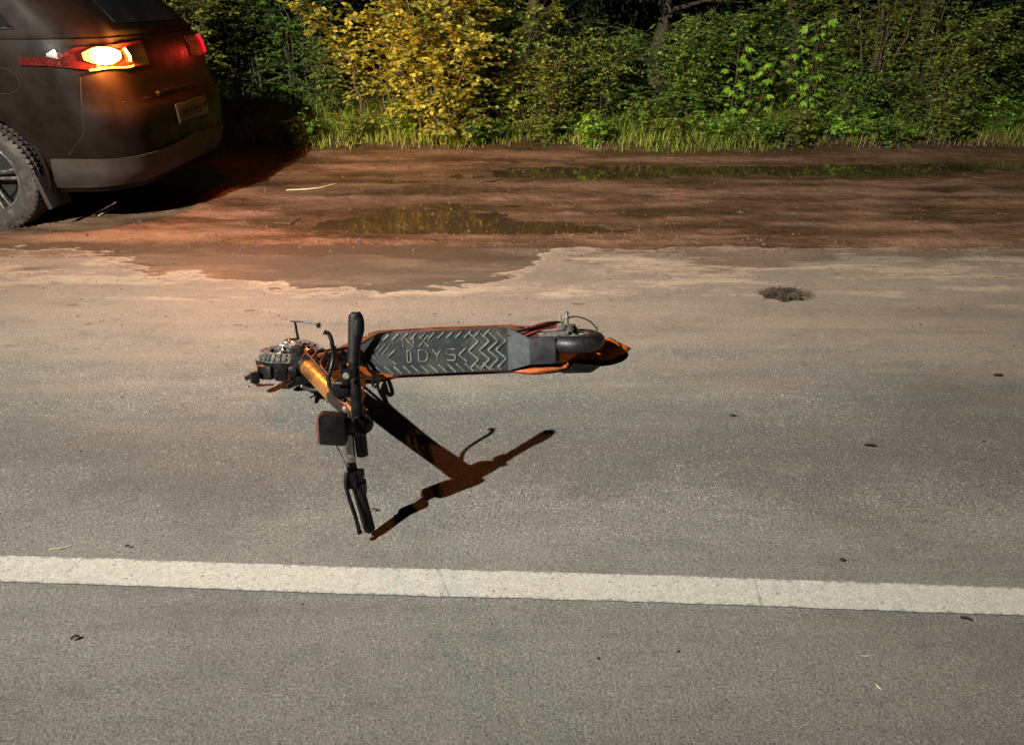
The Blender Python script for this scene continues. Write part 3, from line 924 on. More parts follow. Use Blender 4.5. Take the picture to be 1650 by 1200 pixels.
# stem-top clamp, display and switches
c0 = L(ST.x, ST.y, ST.z)
g = MB()
g.tube([B1.lerp(B2, .30), B1.lerp(B2, .62)], .0195, 20)
g.tube([c0 + (L(*(ST - sd * .10)) - c0), c0], [.028, .026], 20)
g.box(B1.lerp(B2, .45) + Vector((.004, -.012, 0)), (.030, .024, .060), bev=.006)
g.split('bar_clamp', M['black'], scooter)
g = MB()
th = ray(551, 625, 1.86)
g.box(th, (.048, .034, .046), bev=.010)
g.box(ray(565, 600, 1.87), (.034, .034, .030), bev=.006)
g.tube([ray(552, 585, 1.87), ray(552, 600, 1.87)], .010, 10)
g.split('throttle', M['black'], scooter)
g = MB()
g.lathe([(.001, 0), (.0085, 0), (.0085, .006), (.001, .006)], ray(558, 605, 1.832), (0, -1, .3), 18)
g.box(ray(544, 617, 1.832), (.022, .004, .0045), bev=.001)
g.tube([ray(555, 657, 1.80), ray(558, 662, 1.79)], .007, 8)
g.split('switch', M['steel'], scooter)
# headlight box hanging in front of the stem
hl = MB()
hc = ray(537, 690, 1.80)
hl.box(hc, (.072, .042, .088), Matrix.Rotation(R(4), 3, 'Y'), bev=.008)
hl.box(hc + Vector((.045, .01, .005)), (.03, .02, .04), bev=.004)
hlo = hl.build('headlight', M['black'], scooter)
hl = MB(); hl.box(hc + Vector((-.0375, 0, .0)), (.010, .038, .076), Matrix.Rotation(R(4), 3, 'Y'), bev=.003)
hl.build('lens', M['lens'], hlo)
# brake levers
lv = MB()
P = [ray(524, 536, 2.0), ray(530, 538, 2.0), ray(535, 552, 1.99), ray(537, 575, 1.98), ray(533, 595, 1.96), ray(529, 612, 1.93), ray(536, 632, 1.89), ray(556, 645, 1.85)]
lv.tube(curve(P, 5), [.0045] * 3 + [.006] * 100 if False else .0062, 10)
lv.tube([P[0], P[0] + Vector((-.004, 0, .002))], .0075, 8)
lv.build('brake_lever', M['black'], scooter)
lv = MB()
P = [ray(562, 752, 1.80), ray(557, 775, 1.78), ray(562, 800, 1.765), ray(572, 830, 1.75), ray(579, 856, 1.745)]
lv.tube(curve(P, 5), .0058, 10)
lv.tube([P[-1], P[-1] + Vector((.001, 0, -.004))], .009, 8)
lv.box(ray(566, 772, 1.80), (.035, .03, .05), bev=.006)
lv.build('brake_lever', M['black'], scooter)
lv = MB()
lv.box(ray(558, 788, 1.785), (.010, .014, .022), bev=.002)
lv.tube(curve([ray(541, 716, 1.80), ray(551, 735, 1.80), ray(559, 758, 1.79), ray(559, 785, 1.785)], 5), .0025, 6)
lv.split('lever_pivot', M['steel'], scooter)
lv = MB()
lv.box(ray(584, 785, 1.81), (.022, .03, .045), bev=.006)
lv.box(ray(578, 765, 1.81), (.030, .03, .03), bev=.006)
lv.split('mode_button', M['black'], scooter)

# ------------------------------------------------------------------ the car
CX, CY = -2.36, 4.95         # rear-most x; y of the near side
car = empty('parked_car', (CX, CY, 0), (0, 0, R(-1.5)))
tag(car, 'dark suv parked on the muddy shoulder with its orange indicator lit', 'car')
CARH = 1.86                  # width
def prof(z):
    """rear x, front x (local, rear = 0 .. front = -4.6), inset of the side, corner radii"""
    pts = [(.24, -.10, -4.40, .10), (.34, -.035, -4.50, .055), (.48, -.005, -4.56, .030), (.50, -.012, -4.56, .024), (.62, .0, -4.57, .010), (.72, -.012, -4.56, .004),
           (.80, -.055, -4.50, .0), (.95, -.075, -4.42, .004), (1.08, -.095, -4.20, .012), (1.16, -.12, -3.75, .030)]
    return interp(pts, z)
def interp(pts, z):
    if z <= pts[0][0]: return pts[0][1:]
    for a, b in zip(pts, pts[1:]):
        if a[0] <= z <= b[0]:
            t_ = (z - a[0]) / (b[0] - a[0]); t2 = t_ * t_ * (3 - 2 * t_)
            return tuple(a[i] + (b[i] - a[i]) * t_ for i in range(1, len(a)))
    return pts[-1][1:]
def cabin(z):
    pts = [(1.16, -.125, -3.70, .035), (1.20, -.135, -3.45, .060), (1.50, -.42, -2.95, .150), (1.60, -.56, -2.75, .195), (1.66, -.66, -2.50, .26), (1.69, -1.0, -2.2, .40)]
    return interp(pts, z)
def surf(d, z, fn, side=1, off=0.0, rxx=.50, ryy=.34):
    """d: 0..1 rear flat (centre to corner), 1..2 rear corner, 2..3 flank, 3..4 front corner, 4..5 front"""
    xr, xfz, ins = fn(z)
    y0 = ins; yc = CARH / 2; hw = yc - y0
    ry_ = min(ryy, hw * .8); rx_ = rxx
    bow = .045
    if d <= 1:
        w = (hw - ry_) * d
        x = xr - bow * (w / max(hw - ry_, 1e-6)) ** 2 * .6; y = w
        nrm = (1, .0)
    elif d <= 2:
        a = (d - 1) * math.pi / 2
        x = xr - bow * .6 - rx_ * .62 * (1 - math.cos(a)) ; y = (hw - ry_) + ry_ * math.sin(a)
        nrm = (math.cos(a), math.sin(a))
    elif d <= 3:
        x0 = xr - bow * .6 - rx_ * .62; x1 = xfz + .7
        t_ = d - 2
        x = x0 + (x1 - x0) * t_; y = hw
        nrm = (0, 1)
    elif d <= 4:
        a = (d - 3) * math.pi / 2
        x = xfz + .7 - .7 * math.sin(a); y = hw * .52 + hw * .48 * math.cos(a)
        nrm = (-math.sin(a), math.cos(a))
    else:
        x = xfz; y = hw * .52 * (5 - d); nrm = (-1, 0)
    l = math.hypot(*nrm)
    x += nrm[0] / l * off; y += nrm[1] / l * off
    return Vector((x, yc - side * y, z))
ds = list(np.linspace(0, 1, 6)) + list(np.linspace(1, 2, 12))[1:] + list(np.linspace(2, 3, 46))[1:] + list(np.linspace(3, 4, 12))[1:] + list(np.linspace(4, 5, 5))[1:]
def shell(zs, fn, off=0.0):
    V = []; F = []
    loop = [(d, 1) for d in ds] + [(d, -1) for d in ds[::-1]][1:-1]
    n = len(loop)
    for z in zs:
        for d, s_ in loop: V.append(surf(d, z, fn, s_, off))
    for i in range(len(zs) - 1):
        for k in range(n):
            k2 = (k + 1) % n
            F.append((i * n + k, i * n + k2, (i + 1) * n + k2, (i + 1) * n + k))
    F.append(tuple(range(n))[::-1]); F.append(tuple((len(zs) - 1) * n + k for k in range(n)))
    return V, F
m = MB(); m.add(*shell([.24, .28, .34, .40, .46, .49, .52, .57, .62, .67, .72, .75, .80, .87, .95, 1.02, 1.08, 1.12, 1.16], prof))
body = m.build('body', M['carpaint'], car, angle=35)
# wheel arches cut for real
WX = (-1.035, -3.72); WR = .345
bm = bmesh.new()
for wx in WX:
    for yy in (.10, CARH - .10):
        r_ = bmesh.ops.create_cone(bm, cap_ends=True, segments=48, radius1=.405, radius2=.405, depth=.66)
        bmesh.ops.transform(bm, matrix=Matrix.Translation((wx, yy, .36)) @ Matrix.Rotation(R(90), 4, 'X'), verts=r_['verts'])
cm = bpy.data.meshes.new('cut'); bm.to_mesh(cm); bm.free(); cm.materials.append(M['liner'])
cut = bpy.data.objects.new('cut', cm); S.collection.objects.link(cut)
cut.location = (CX, CY, 0); cut.rotation_euler = (0, 0, R(-1.5))
md = body.modifiers.new('b', 'BOOLEAN'); md.object = cut; md.operation = 'DIFFERENCE'; md.solver = 'EXACT'; md.material_mode = 'TRANSFER'
bpy.context.view_layer.update()
dg = bpy.context.evaluated_depsgraph_get()
nm = bpy.data.meshes.new_from_object(body.evaluated_get(dg))
body.modifiers.clear(); body.data = nm
nm.set_sharp_from_angle(angle=R(35))
bpy.data.objects.remove(cut)

m = MB(); m.add(*shell([1.165, 1.20, 1.30, 1.40, 1.50, 1.56, 1.60, 1.64, 1.67, 1.69], cabin))
m.build('cabin', M['carpaint'], car, angle=35)

def patch(d0, d1, z0, z1, fn, side, off, nd=14, nz=6, thick=.012, zf=None, df=None):
    """a thin solid hugging the body; zf(t)->(z0,z1) lets its rims slope"""
    V = []; F = []
    for layer in (0, 1):
        o_ = off if layer == 0 else off - thick
        for i in range(nd + 1):
            t_ = i / nd; a, b = (z0, z1) if zf is None else zf(t_)
            for j in range(nz + 1):
                s_ = j / nz
                dd = d0 + (d1 - d0) * t_
                if df: dd += df(s_)
                V.append(surf(dd, a + (b - a) * s_, fn, side, o_))
    w = nz + 1; N = (nd + 1) * w
    for i in range(nd):
        for j in range(nz):
            q = (i * w + j, (i + 1) * w + j, (i + 1) * w + j + 1, i * w + j + 1)
            F.append(q); F.append(tuple(N + k for k in q)[::-1])
    for i in range(nd):
        F.append((i * w, (i + 1) * w, N + (i + 1) * w, N + i * w)); F.append((i * w + nz, N + i * w + nz, N + (i + 1) * w + nz, (i + 1) * w + nz))
    for j in range(nz):
        F.append((j, N + j, N + j + 1, j + 1)); F.append((nd * w + j, nd * w + j + 1, N + nd * w + j + 1, N + nd * w + j))
    return V, F
# cladding: bumper skirt round the rear and sills
m = MB()
for s_ in (1, -1):
    m.add(*patch(0, 2.065, .27, .485, prof, s_, .012, 30, 6, .02, zf=lambda t_: (.30 - .03 * t_, .50 - .035 * t_ - .02 * math.sin(t_ * 3.1))))
    m.add(*patch(2.33, 2.80, .25, .40, prof, s_, .012, 20, 4, .02))
m.split('cladding', M['cladding'], car)
m = MB()
for s_ in (1, -1):
    y_ = CARH / 2 - s_ * (CARH / 2 - .13)
    m.box((-.70 + .02, y_, .27), (.030, .24, .26), Matrix.Rotation(R(-14), 3, 'Y'), bev=.006)
m.split('mud_flap_and_shade', M['cladding'], car)
# arch lip, bumper seam, door seams, shoulder crease
m = MB()
for s_ in (1, -1):
    yb = .022 if s_ == 1 else CARH - .022
    for wx in WX:
        pts = []
        for k in range(25):
            a = R(-12 + 204 * k / 24)
            pts.append((wx + .418 * math.cos(a), yb + (.008 if s_ == 1 else -.008), .36 + .418 * math.sin(a)))
        m.tube(pts, .014, 8)
m.split('arch_trim', M['carpaint'], car)
m = MB()
def seam(pts, s_): m.tube([surf(d, z, prof, s_, -.001) for d, z in pts], .0035, 6)
for s_ in (1, -1):
    seam([(2.03, .49), (1.95, .62), (1.86, .74), (1.75, .86), (1.70, .95)], s_)
    seam([(2.36, 1.14), (2.37, .9), (2.33, .72), (2.335, .45)], s_)
    seam([(2.70, 1.14), (2.69, .9), (2.69, .45)], s_)
    seam([(1.72, .79), (1.3, .79), (.9, .79), (0, .79)], s_)
m.split('seam', M['liner'], car)
# windows with a bright lower trim
for s_ in (1, -1):
    m = MB(); m.add(*patch(2.06, 2.20, 1.215, 1.47, cabin, s_, .005, 8, 6, .02, zf=lambda t_: (1.235 - .01 * t_, 1.36 + .10 * t_)))
    w_ = m.build('window', M['glass'], car)
    m = MB(); m.tube([surf(2.055 + .145 * k / 8, 1.226 - .01 * k / 8, cabin, s_, .008) for k in range(9)], .007, 8)
    m.tube([surf(2.055 + .145 * k / 8, (1.365 + .105 * k / 8), cabin, s_, .008) for k in range(9)], .007, 8)
    m.split('window_trim', M['chrome'], w_)
    for d0, d1 in ((2.225, 2.46), (2.485, 2.74)):
        m = MB(); m.add(*patch(d0, d1, 1.22, 1.49, cabin, s_, .005, 8, 6, .02))
        w_ = m.build('window', M['glass'], car)
        m = MB(); m.tube([surf(d0 + (d1 - d0) * k / 6, 1.215, cabin, s_, .008) for k in range(7)], .007, 8); m.split('window_trim', M['chrome'], w_)
    m = MB(); m.box(surf(2.40 if True else 0, 1.0, prof, s_, .02), (.19, .025, .03), bev=.008)
    m.box(surf(2.74, 1.0, prof, s_, .02), (.19, .025, .03), bev=.008)
    m.split('door_handle', M['carpaint'], car)
m = MB()
for s_ in (1, -1): m.add(*patch(0, .92, 1.24, 1.47, cabin, s_, .005, 8, 6, .02))
m.build('rear_window', M['glass'], car)
# fuel flap
m = MB(); m.tube([surf(2.10 + .035 * math.cos(a), .93 + .075 * math.sin(a), prof, 1, .001) for a in np.linspace(0, 2 * math.pi, 25)], .003, 6)
m.build('fuel_flap', M['liner'], car)
# tail lamps: clear tip on the flank, lit indicator on the corner, red inside
for s_ in (1, -1):
    m = MB(); m.add(*patch(.62, 2.055, 1.0, 1.16, prof, s_, .014, 30, 6, .03, zf=lambda t_: (.985 + .035 * max(0, t_ - .6) / .4, 1.130 - .02 * t_ - .05 * max(0, t_ - .7) / .3)))
    lampo = m.build('tail_lamp', M['redlens'], car)
    m = MB(); m.add(*patch(1.86, 1.97, 1.01, 1.15, prof, s_, .022, 8, 4, .02, zf=lambda t_: (1.055 + .015 * t_, 1.105 - .02 * t_)))
    m.build('clear_lens', M['clear'], lampo)
    if s_ == 1:
        m = MB(); m.add(*patch(1.16, 1.60, 1.0, 1.15, prof, s_, .030, 12, 6, .02, zf=lambda t_: (1.065 - .052 * math.sin(math.pi * (.12 + .76 * t_)), 1.065 + .05 * math.sin(math.pi * (.12 + .76 * t_)))))
        m.build('indicator', M['blink'], lampo)
        m = MB(); m.tube([surf(1.02, 1.02, prof, s_, .026), surf(1.0, 1.05, prof, s_, .026), surf(1.06, 1.095, prof, s_, .026)], .010, 8)
        m.tube([surf(.98 + .6 * k / 8, .992 - .004 * math.sin(k), prof, s_, .024) for k in range(9)], .006, 6)
        m.split('indicator_rim', M['blinkdim'], lampo)
    else:
        m = MB(); m.add(*patch(1.10, 1.30, 1.0, 1.12, prof, s_, .030, 8, 4, .02, zf=lambda t_: (1.00, 1.13)))
        m.build('tail_light_strip', M['redlit'], lampo)
# licence plate
lp = MB()
pc = Vector((.012, CARH / 2, .655))
lp.box(pc, (.012, .52, .112), Matrix.Rotation(R(-4), 3, 'Y'), bev=.003)
lpo = lp.build('licence_plate', M['platewhite'], car)
lp = MB()
rnd = random.Random(3)
def strokes(ch, y0, z0, w, h):
    for a, b in GL2[ch]:
        p = Vector((pc.x + .0075, y0 + a[0] * w, z0 + a[1] * h)); q = Vector((pc.x + .0075, y0 + b[0] * w, z0 + b[1] * h))
        lp.tube([p, q], .0045, 5, flat=1)
bx = lambda pts: list(zip(pts, pts[1:]))
GL2 = {'0': bx([(0, 0), (1, 0), (1, 1), (0, 1), (0, 0)]), 'H': [((0, 0), (0, 1)), ((1, 0), (1, 1)), ((0, .5), (1, .5))],
       '7': bx([(0, 1), (1, 1), (.4, 0)]), 'K': [((0, 0), (0, 1)), ((0, .5), (1, 1)), ((0, .5), (1, 0))], '2': bx([(0, 1), (1, 1), (1, .5), (0, .5), (0, 0), (1, 0)])}
for k, ch in enumerate('H072KK'):
    lp = MB(); strokes(ch, pc.y - .20 + k * .062, pc.z - .03, .036, .058 if k in (1, 2, 3) else .044); lp.build('plate_character', M['ink'], lpo)
for k, ch in enumerate('02'): lp = MB(); strokes(ch, pc.y + .195 + k * .026, pc.z - .005, .017, .03); lp.build('plate_character', M['ink'], lpo)

lp = MB(); lp.tube([(pc.x + .004, pc.y - .265, pc.z - .06), (pc.x + .004, pc.y + .265, pc.z - .06), (pc.x - .004, pc.y + .265, pc.z + .06), (pc.x - .004, pc.y - .265, pc.z + .06), (pc.x + .004, pc.y - .265, pc.z - .06)], .006, 6)
lp.build('plate_frame', M['liner'], lpo)
m = MB(); m.box((-.06, CARH / 2, .80), (.04, .75, .035), bev=.01); m.build('tailgate_handle', M['carpaint'], car)
# wheels
def car_wheel(wx, side):
    w = empty('wheel'); w.parent = car
    yc = .005 + .11 if side == 1 else CARH - .115
    ax = Vector((0, -side, 0)); c = Vector((wx, yc, WR))
    m = MB()
    pr = [(.225, -.10), (.25, -.115), (.30, -.118), (.335, -.10), (.345, -.075), (.347, 0), (.345, .075), (.335, .100), (.300, .116), (.285, .113), (.25, .112), (.226, .095), (.226, -.10)]
    m.lathe(pr, c, ax, 72)
    for k in range(60):
        a = 2 * math.pi * k / 60
        d = Vector((math.cos(a), 0, math.sin(a))); td = Vector((-math.sin(a), 0, math.cos(a)))
        Mx = Matrix((td, d, ax)).transposed()
        m.box(c + d * .332 + ax * .094, (.020, .020, .034), Mx @ Matrix.Rotation(R(-28), 3, 'X'), bev=.002)
        for hh in (-.05, 0, .05):
            m.box(c + d * .3465 + ax * hh + td * (.004 * (hh * 40)), (.024, .010, .036), Mx, bev=.002)
    m.build('tyre', M['tyre'], w)
    m = MB()
    m.lathe([(.228, -.09), (.228, .098), (.222, .104), (.214, .098), (.210, .07), (.205, -.05), (.228, -.09)], c, ax, 64)
    for k in range(5):
        a0 = 2 * math.pi * k / 5 + .12
        for o_ in (-.13, .13):
            a1, a2 = a0 + o_ * 1.0, a0 + o_ * .95
            d1 = Vector((math.cos(a1), 0, math.sin(a1))); d2 = Vector((math.cos(a2), 0, math.sin(a2)))
            perp = Vector((-math.sin(a0), 0, math.cos(a0)))
            p1 = c + d1 * .045 + perp * (o_ * .08) + ax * .070; p2 = c + d2 * .213 + ax * .085
            m.tube([p1, p2], [.014, .011], 8, flat=.8)
    m.lathe([(.001, .085), (.028, .084), (.052, .076), (.058, .06), (.050, .02)], c, ax, 32)
    m.build('rim', M['alloy'], w)
    m = MB(); m.lathe([(.001, .02), (.16, .02), (.16, .008), (.205, .0), (.205, -.05), (.001, -.05)], c, ax, 40)
    m.build('brake_disc', M['liner'], w)
for wx in WX:
    for s_ in (1, -1): car_wheel(wx, s_)
m = MB(); m.box((-2.3, CARH / 2, .27), (3.2, 1.1, .10)); m.tube([(-.25, 1.35, .24), (-.04, 1.35, .25)], .03, 14)
m.split('underbody', M['liner'], car)

# ------------------------------------------------------------------ vegetation
class Leaves:
    def __init__(s): s.V = []; s.F = []; s.n = 0
    def leaf(s, p, d, nrm, l, w):
        """bent diamond leaf: base, two sides, mid, tip"""
        side = np.cross(d, nrm); side /= (np.linalg.norm(side) + 1e-9)
        nn = np.cross(side, d)
        b = p; t_ = p + d * l - nn * l * .12; mid = p + d * l * .48 + nn * l * .02
        s.V += [b, mid + side * w * .5 - nn * w * .12, t_, mid - side * w * .5 - nn * w * .12]
        k = s.n; s.F += [(k, k + 1, k + 2), (k, k + 2, k + 3)]; s.n += 4
    def build(s, name, mat, parent=None):
        return npmesh(name, np.array(s.V, np.float32), np.array(s.F, np.int32), mat, parent, smooth=False)

def norm(v): return v / (np.linalg.norm(v) + 1e-9)

def shrub(name, x, y, label, cat, leafmat, h=1.8, spread=.8, stems=8, twigs=22, leaves=14, ll=.045, lw=.020, seed=1, group=None,
          arch=.5, twl=.42, low=.12, lean=(0, 0), droop=.35, z=None, stemmat='stem', sub=2):
    rg = np.random.default_rng(seed)
    stems = int(stems * 1.5); twigs = int(twigs * 1.6); ll *= 1.18; lw *= 1.3
    z0 = ground_h(x, y) if z is None else z
    root = empty(name, (x, y, z0)); tag(root, label, cat, group)
    Lf = Leaves(); st = MB()
    for si in range(stems):
        az = rg.uniform(0, 2 * math.pi); out = rg.uniform(.25, 1) * spread
        hh = h * rg.uniform(.65, 1.05)
        tip = np.array([math.cos(az) * out + lean[0], math.sin(az) * out + lean[1], hh])
        b0 = np.array([math.cos(az) * .33 * out, math.sin(az) * .33 * out, -.03])
        ctrl = np.array([tip[0] * (.25 if arch > .3 else .5), tip[1] * (.25 if arch > .3 else .5), hh * .75])
        end = tip - np.array([0, 0, arch * out * .5])
        N = 12; pts = []
        for k in range(N + 1):
            t_ = k / N
            pt = (1 - t_) ** 2 * b0 + 2 * t_ * (1 - t_) * ctrl + t_ * t_ * end + rg.normal(0, .018, 3) * (k > 0)
            pts.append(pt)
        r0 = .011 * (h / 1.8)
        st.tube([Vector(p) for p in pts], [r0 * (1 - .8 * k / N) + .0015 for k in range(N + 1)], 5, cap=False)
        for ti in range(twigs):
            t_ = low * .6 + (1 - low * .6) * rg.uniform(0, 1)
            t_ = min(t_, .999); k = int(t_ * N); fr = t_ * N - k
            p = pts[k] * (1 - fr) + pts[k + 1] * fr
            a2 = rg.uniform(0, 2 * math.pi)
            d = norm(np.array([math.cos(a2), math.sin(a2), rg.uniform(-.2, .9)]))
            tl = twl * rg.uniform(.45, 1.15) * (1.1 - .45 * t_)
            nl = max(4, int(leaves * tl / twl)); q = p.copy(); tw = [q.copy()]
            curl = rg.normal(0, .10, 3)
            for li in range(nl):
                q = q + d * tl / nl
                d = norm(d + np.array([0, 0, -droop / nl]) + curl / nl * 2)
                tw.append(q.copy())
                side = norm(np.cross(d, np.array([0, 0, 1.])))
                for sg in ((-1, 1) if sub == 2 else (1 if li % 2 else -1,)):
                    ld_ = norm(d * .55 + side * sg + rg.normal(0, .28, 3))
                    nrm = norm(np.array([0, 0, 1.]) + rg.normal(0, .45, 3))
                    s_ = rg.uniform(.65, 1.15)
                    Lf.leaf(q, ld_, nrm, ll * s_, lw * s_)
            Lf.leaf(q, d, norm(np.array([0, 0, 1.]) + rg.normal(0, .4, 3)), ll, lw)
            st.tube([Vector(v) for v in tw[::2]] if len(tw) > 3 else [Vector(tw[0]), Vector(tw[-1])], .0018, 3, cap=False)
    Lf.build('leaves', M[leafmat], root)
    st.build('branches', M[stemmat], root)
    return root

def broadleaf(x, y, label, h, seed, nst=3, mat='lf_bright', ll=.11):
    """seedling with big drooping lobed leaves"""
    rg = np.random.default_rng(seed); z0 = ground_h(x, y)
    root = empty('sapling', (x, y, z0)); tag(root, label, 'sapling', 'broad-leaved saplings at the edge of the thicket')
    Lf = Leaves(); st = MB()
    for si in range(nst):
        b = np.array([rg.normal(0, .06), rg.normal(0, .06), -.02]); tip = b + np.array([rg.normal(0, .14), rg.normal(-.05, .10), h * rg.uniform(.7, 1)])
        N = 10; pts = [b + (tip - b) * k / N + rg.normal(0, .008, 3) for k in range(N + 1)]
        st.tube([Vector(p) for p in pts], [.007 * (1 - .7 * k / N) for k in range(N + 1)], 5, cap=False)
        nl = int(h * 22)
        for k in range(nl):
            t_ = .18 + .82 * k / nl; i = min(int(t_ * N), N - 1); p = pts[i] + (pts[i + 1] - pts[i]) * (t_ * N - i)
            a = k * 2.4 + rg.uniform(-.3, .3)
            d = norm(np.array([math.cos(a), math.sin(a), .35])); pe = p + d * rg.uniform(.05, .12)
            st.tube([Vector(p), Vector(pe)], .0015, 3, cap=False)
            ax = norm(np.array([math.cos(a), math.sin(a), -.35 + rg.normal(0, .2)])); nrm = norm(np.array([0, 0, 1.]) + rg.normal(0, .3, 3))
            sd_ = norm(np.cross(ax, nrm)); s_ = ll * rg.uniform(.6, 1.1)
            for ang, sc in ((0, 1), (.6, .8), (-.6, .8), (1.25, .55), (-1.25, .55)):
                Lf.leaf(pe, norm(ax * math.cos(ang) + sd_ * math.sin(ang) + np.array([0, 0, -.1])), nrm, s_ * sc, s_ * .38 * sc)
    Lf.build('leaves', M[mat], root); st.build('stem', M['stem'], root)
    return root

def at(px, Y): return (px - 825) / FPX * (Y * math.cos(R(PITCH)) + 0.9 * math.sin(R(PITCH)))

TG = 'shrubs of the roadside thicket'
shrub('shrub', at(705, 8.25), 8.25, 'tall yellow-green shrub lit orange by the indicator, arching over the mud', 'shrub', 'lf_yellow', 1.95, 1.0, 12, 28, 13, .052, .030, 11, TG, lean=(-.05, -.15), arch=.7)
shrub('shrub', at(610, 8.6), 8.6, 'slender yellow-leaved shrub with one long spray reaching left', 'shrub', 'lf_yellow', 1.5, .75, 5, 14, 12, .055, .030, 12, TG, lean=(-.2, -.1), low=.3, arch=.8)
shrub('shrub', at(820, 8.6), 8.6, 'olive shrub between the yellow shrub and the twiggy one', 'shrub', 'lf_olive', 1.45, .7, 9, 24, 12, .048, .024, 13, TG)
shrub('shrub', at(950, 8.7), 8.7, 'twiggy green shrub with arching bare-ended sprays, right of the yellow shrub', 'shrub', 'lf_olive', 1.15, .75, 8, 18, 12, .042, .020, 14, TG, arch=.8)
shrub('shrub', at(1010, 9.6), 9.6, 'open green shrub set back in the dark gap', 'shrub', 'lf_green', 1.25, .6, 5, 14, 12, .045, .020, 15, TG)
shrub('shrub', at(1110, 8.75), 8.75, 'low dense green shrub behind the brightest grass', 'shrub', 'lf_green', 1.15, .6, 11, 24, 12, .040, .018, 16, TG)
shrub('shrub', at(1130, 9.3), 9.3, 'upright shrub with sprays leaning right above the low dense one', 'shrub', 'lf_olive', 1.30, .6, 7, 18, 12, .045, .022, 17, TG, lean=(.2, 0))
shrub('shrub', at(1225, 9.4), 9.4, 'dark green shrub behind the left sapling', 'shrub', 'lf_green', 1.35, .65, 8, 20, 12, .050, .024, 18, TG)
shrub('shrub', at(1330, 9.5), 9.5, 'dark shrub showing between the saplings and the golden shrub', 'shrub', 'lf_olive', 1.30, .6, 7, 18, 12, .045, .022, 19, TG)
shrub('shrub', at(1410, 9.0), 9.0, 'narrow golden-green shrub standing upright in the right half', 'shrub', 'lf_olive', 2.1, .40, 8, 24, 14, .036, .014, 20, TG, arch=.2, twl=.28)
shrub('shrub', at(1490, 8.9), 8.9, 'shrub with rows of small leaves on long sprays leaning right', 'shrub', 'lf_olive', 1.40, .75, 9, 20, 14, .038, .020, 21, TG, lean=(.25, -.1))
shrub('shrub', at(1580, 9.3), 9.3, 'green shrub second from the right edge of the photo', 'shrub', 'lf_green', 1.05, .75, 9, 22, 12, .042, .020, 22, TG)
shrub('shrub', at(1660, 9.5), 9.5, 'sparse shrub cut by the right edge of the photo', 'shrub', 'lf_olive', 1.15, .6, 6, 14, 12, .042, .020, 23, TG)
shrub('shrub', at(1370, 8.55), 8.55, 'knee-high green shrub in front of the golden one', 'shrub', 'lf_green', .75, .45, 8, 16, 12, .038, .018, 24, TG)
shrub('shrub', at(1520, 8.5), 8.5, 'knee-high olive shrub spilling onto the verge at far right', 'shrub', 'lf_olive', .75, .5, 8, 16, 12, .036, .017, 25, TG)
shrub('shrub', at(900, 8.35), 8.35, 'waist-high brownish shrub at the foot of the twiggy one', 'shrub', 'lf_olive', .95, .45, 8, 15, 12, .036, .017, 26, TG, lean=(0, -.05))
shrub('shrub', at(1900, 9.3), 9.3, 'broad shrub just beyond the right edge', 'shrub', 'lf_olive', 2.0, .8, 8, 18, 12, .045, .022, 27, TG)
# left, behind the car
shrub('shrub', at(400, 10.3), 10.3, 'dark olive shrub directly right of the red tail lamp', 'shrub', 'lf_olive', 2.2, .75, 10, 24, 12, .048, .024, 31, TG)
shrub('shrub', at(490, 10.0), 10.0, 'broad dark shrub between the car and the dark hollow', 'shrub', 'lf_green', 2.2, .7, 9, 22, 12, .048, .024, 32, TG)
shrub('shrub', at(540, 9.4), 9.4, 'small shrub at the rim of the dark hollow', 'shrub', 'lf_olive', .95, .45, 7, 14, 12, .040, .020, 33, TG)
shrub('shrub', at(300, 9.2), 9.2, 'leafy shrub whose top shows above the car', 'shrub', 'lf_yellow', 2.0, .75, 9, 22, 12, .050, .024, 34, TG, lean=(-.1, -.3))
shrub('shrub', at(130, 9.4), 9.4, 'shrub hidden mostly behind the car body', 'shrub', 'lf_olive', 2.2, .8, 8, 20, 12, .050, .024, 35, TG)
# low leafy weeds dotted along the verge
rgw = random.Random(21)
for k, px in enumerate((470, 560, 655, 760, 880, 960, 1040, 1090, 1160, 1240, 1290, 1390, 1450, 1540, 1620)):
    Y = 7.95 + rgw.uniform(0, .35)
    shrub('weed', at(px, Y), Y, 'low leafy weed growing in the grass along the verge', 'weed', ('lf_green', 'lf_olive', 'lf_bright')[k % 3], rgw.uniform(.26, .46), rgw.uniform(.22, .36), 5, 8, 8, .036, .020, 200 + k,
          'low weeds along the verge', twl=.14, low=.0, arch=.3)
# saplings
broadleaf(at(1195, 8.45), 8.45, 'bright green sapling with large lobed leaves, left of the pair', 1.05, 41, 4)
broadleaf(at(1300, 8.6), 8.6, 'bright green sapling with hanging lobed leaves, right of the pair', 1.15, 42, 4)
broadleaf(at(1345, 8.2), 8.2, 'short pale seedling with a single tuft of leaves near the mud', .30, 43, 2, ll=.09)

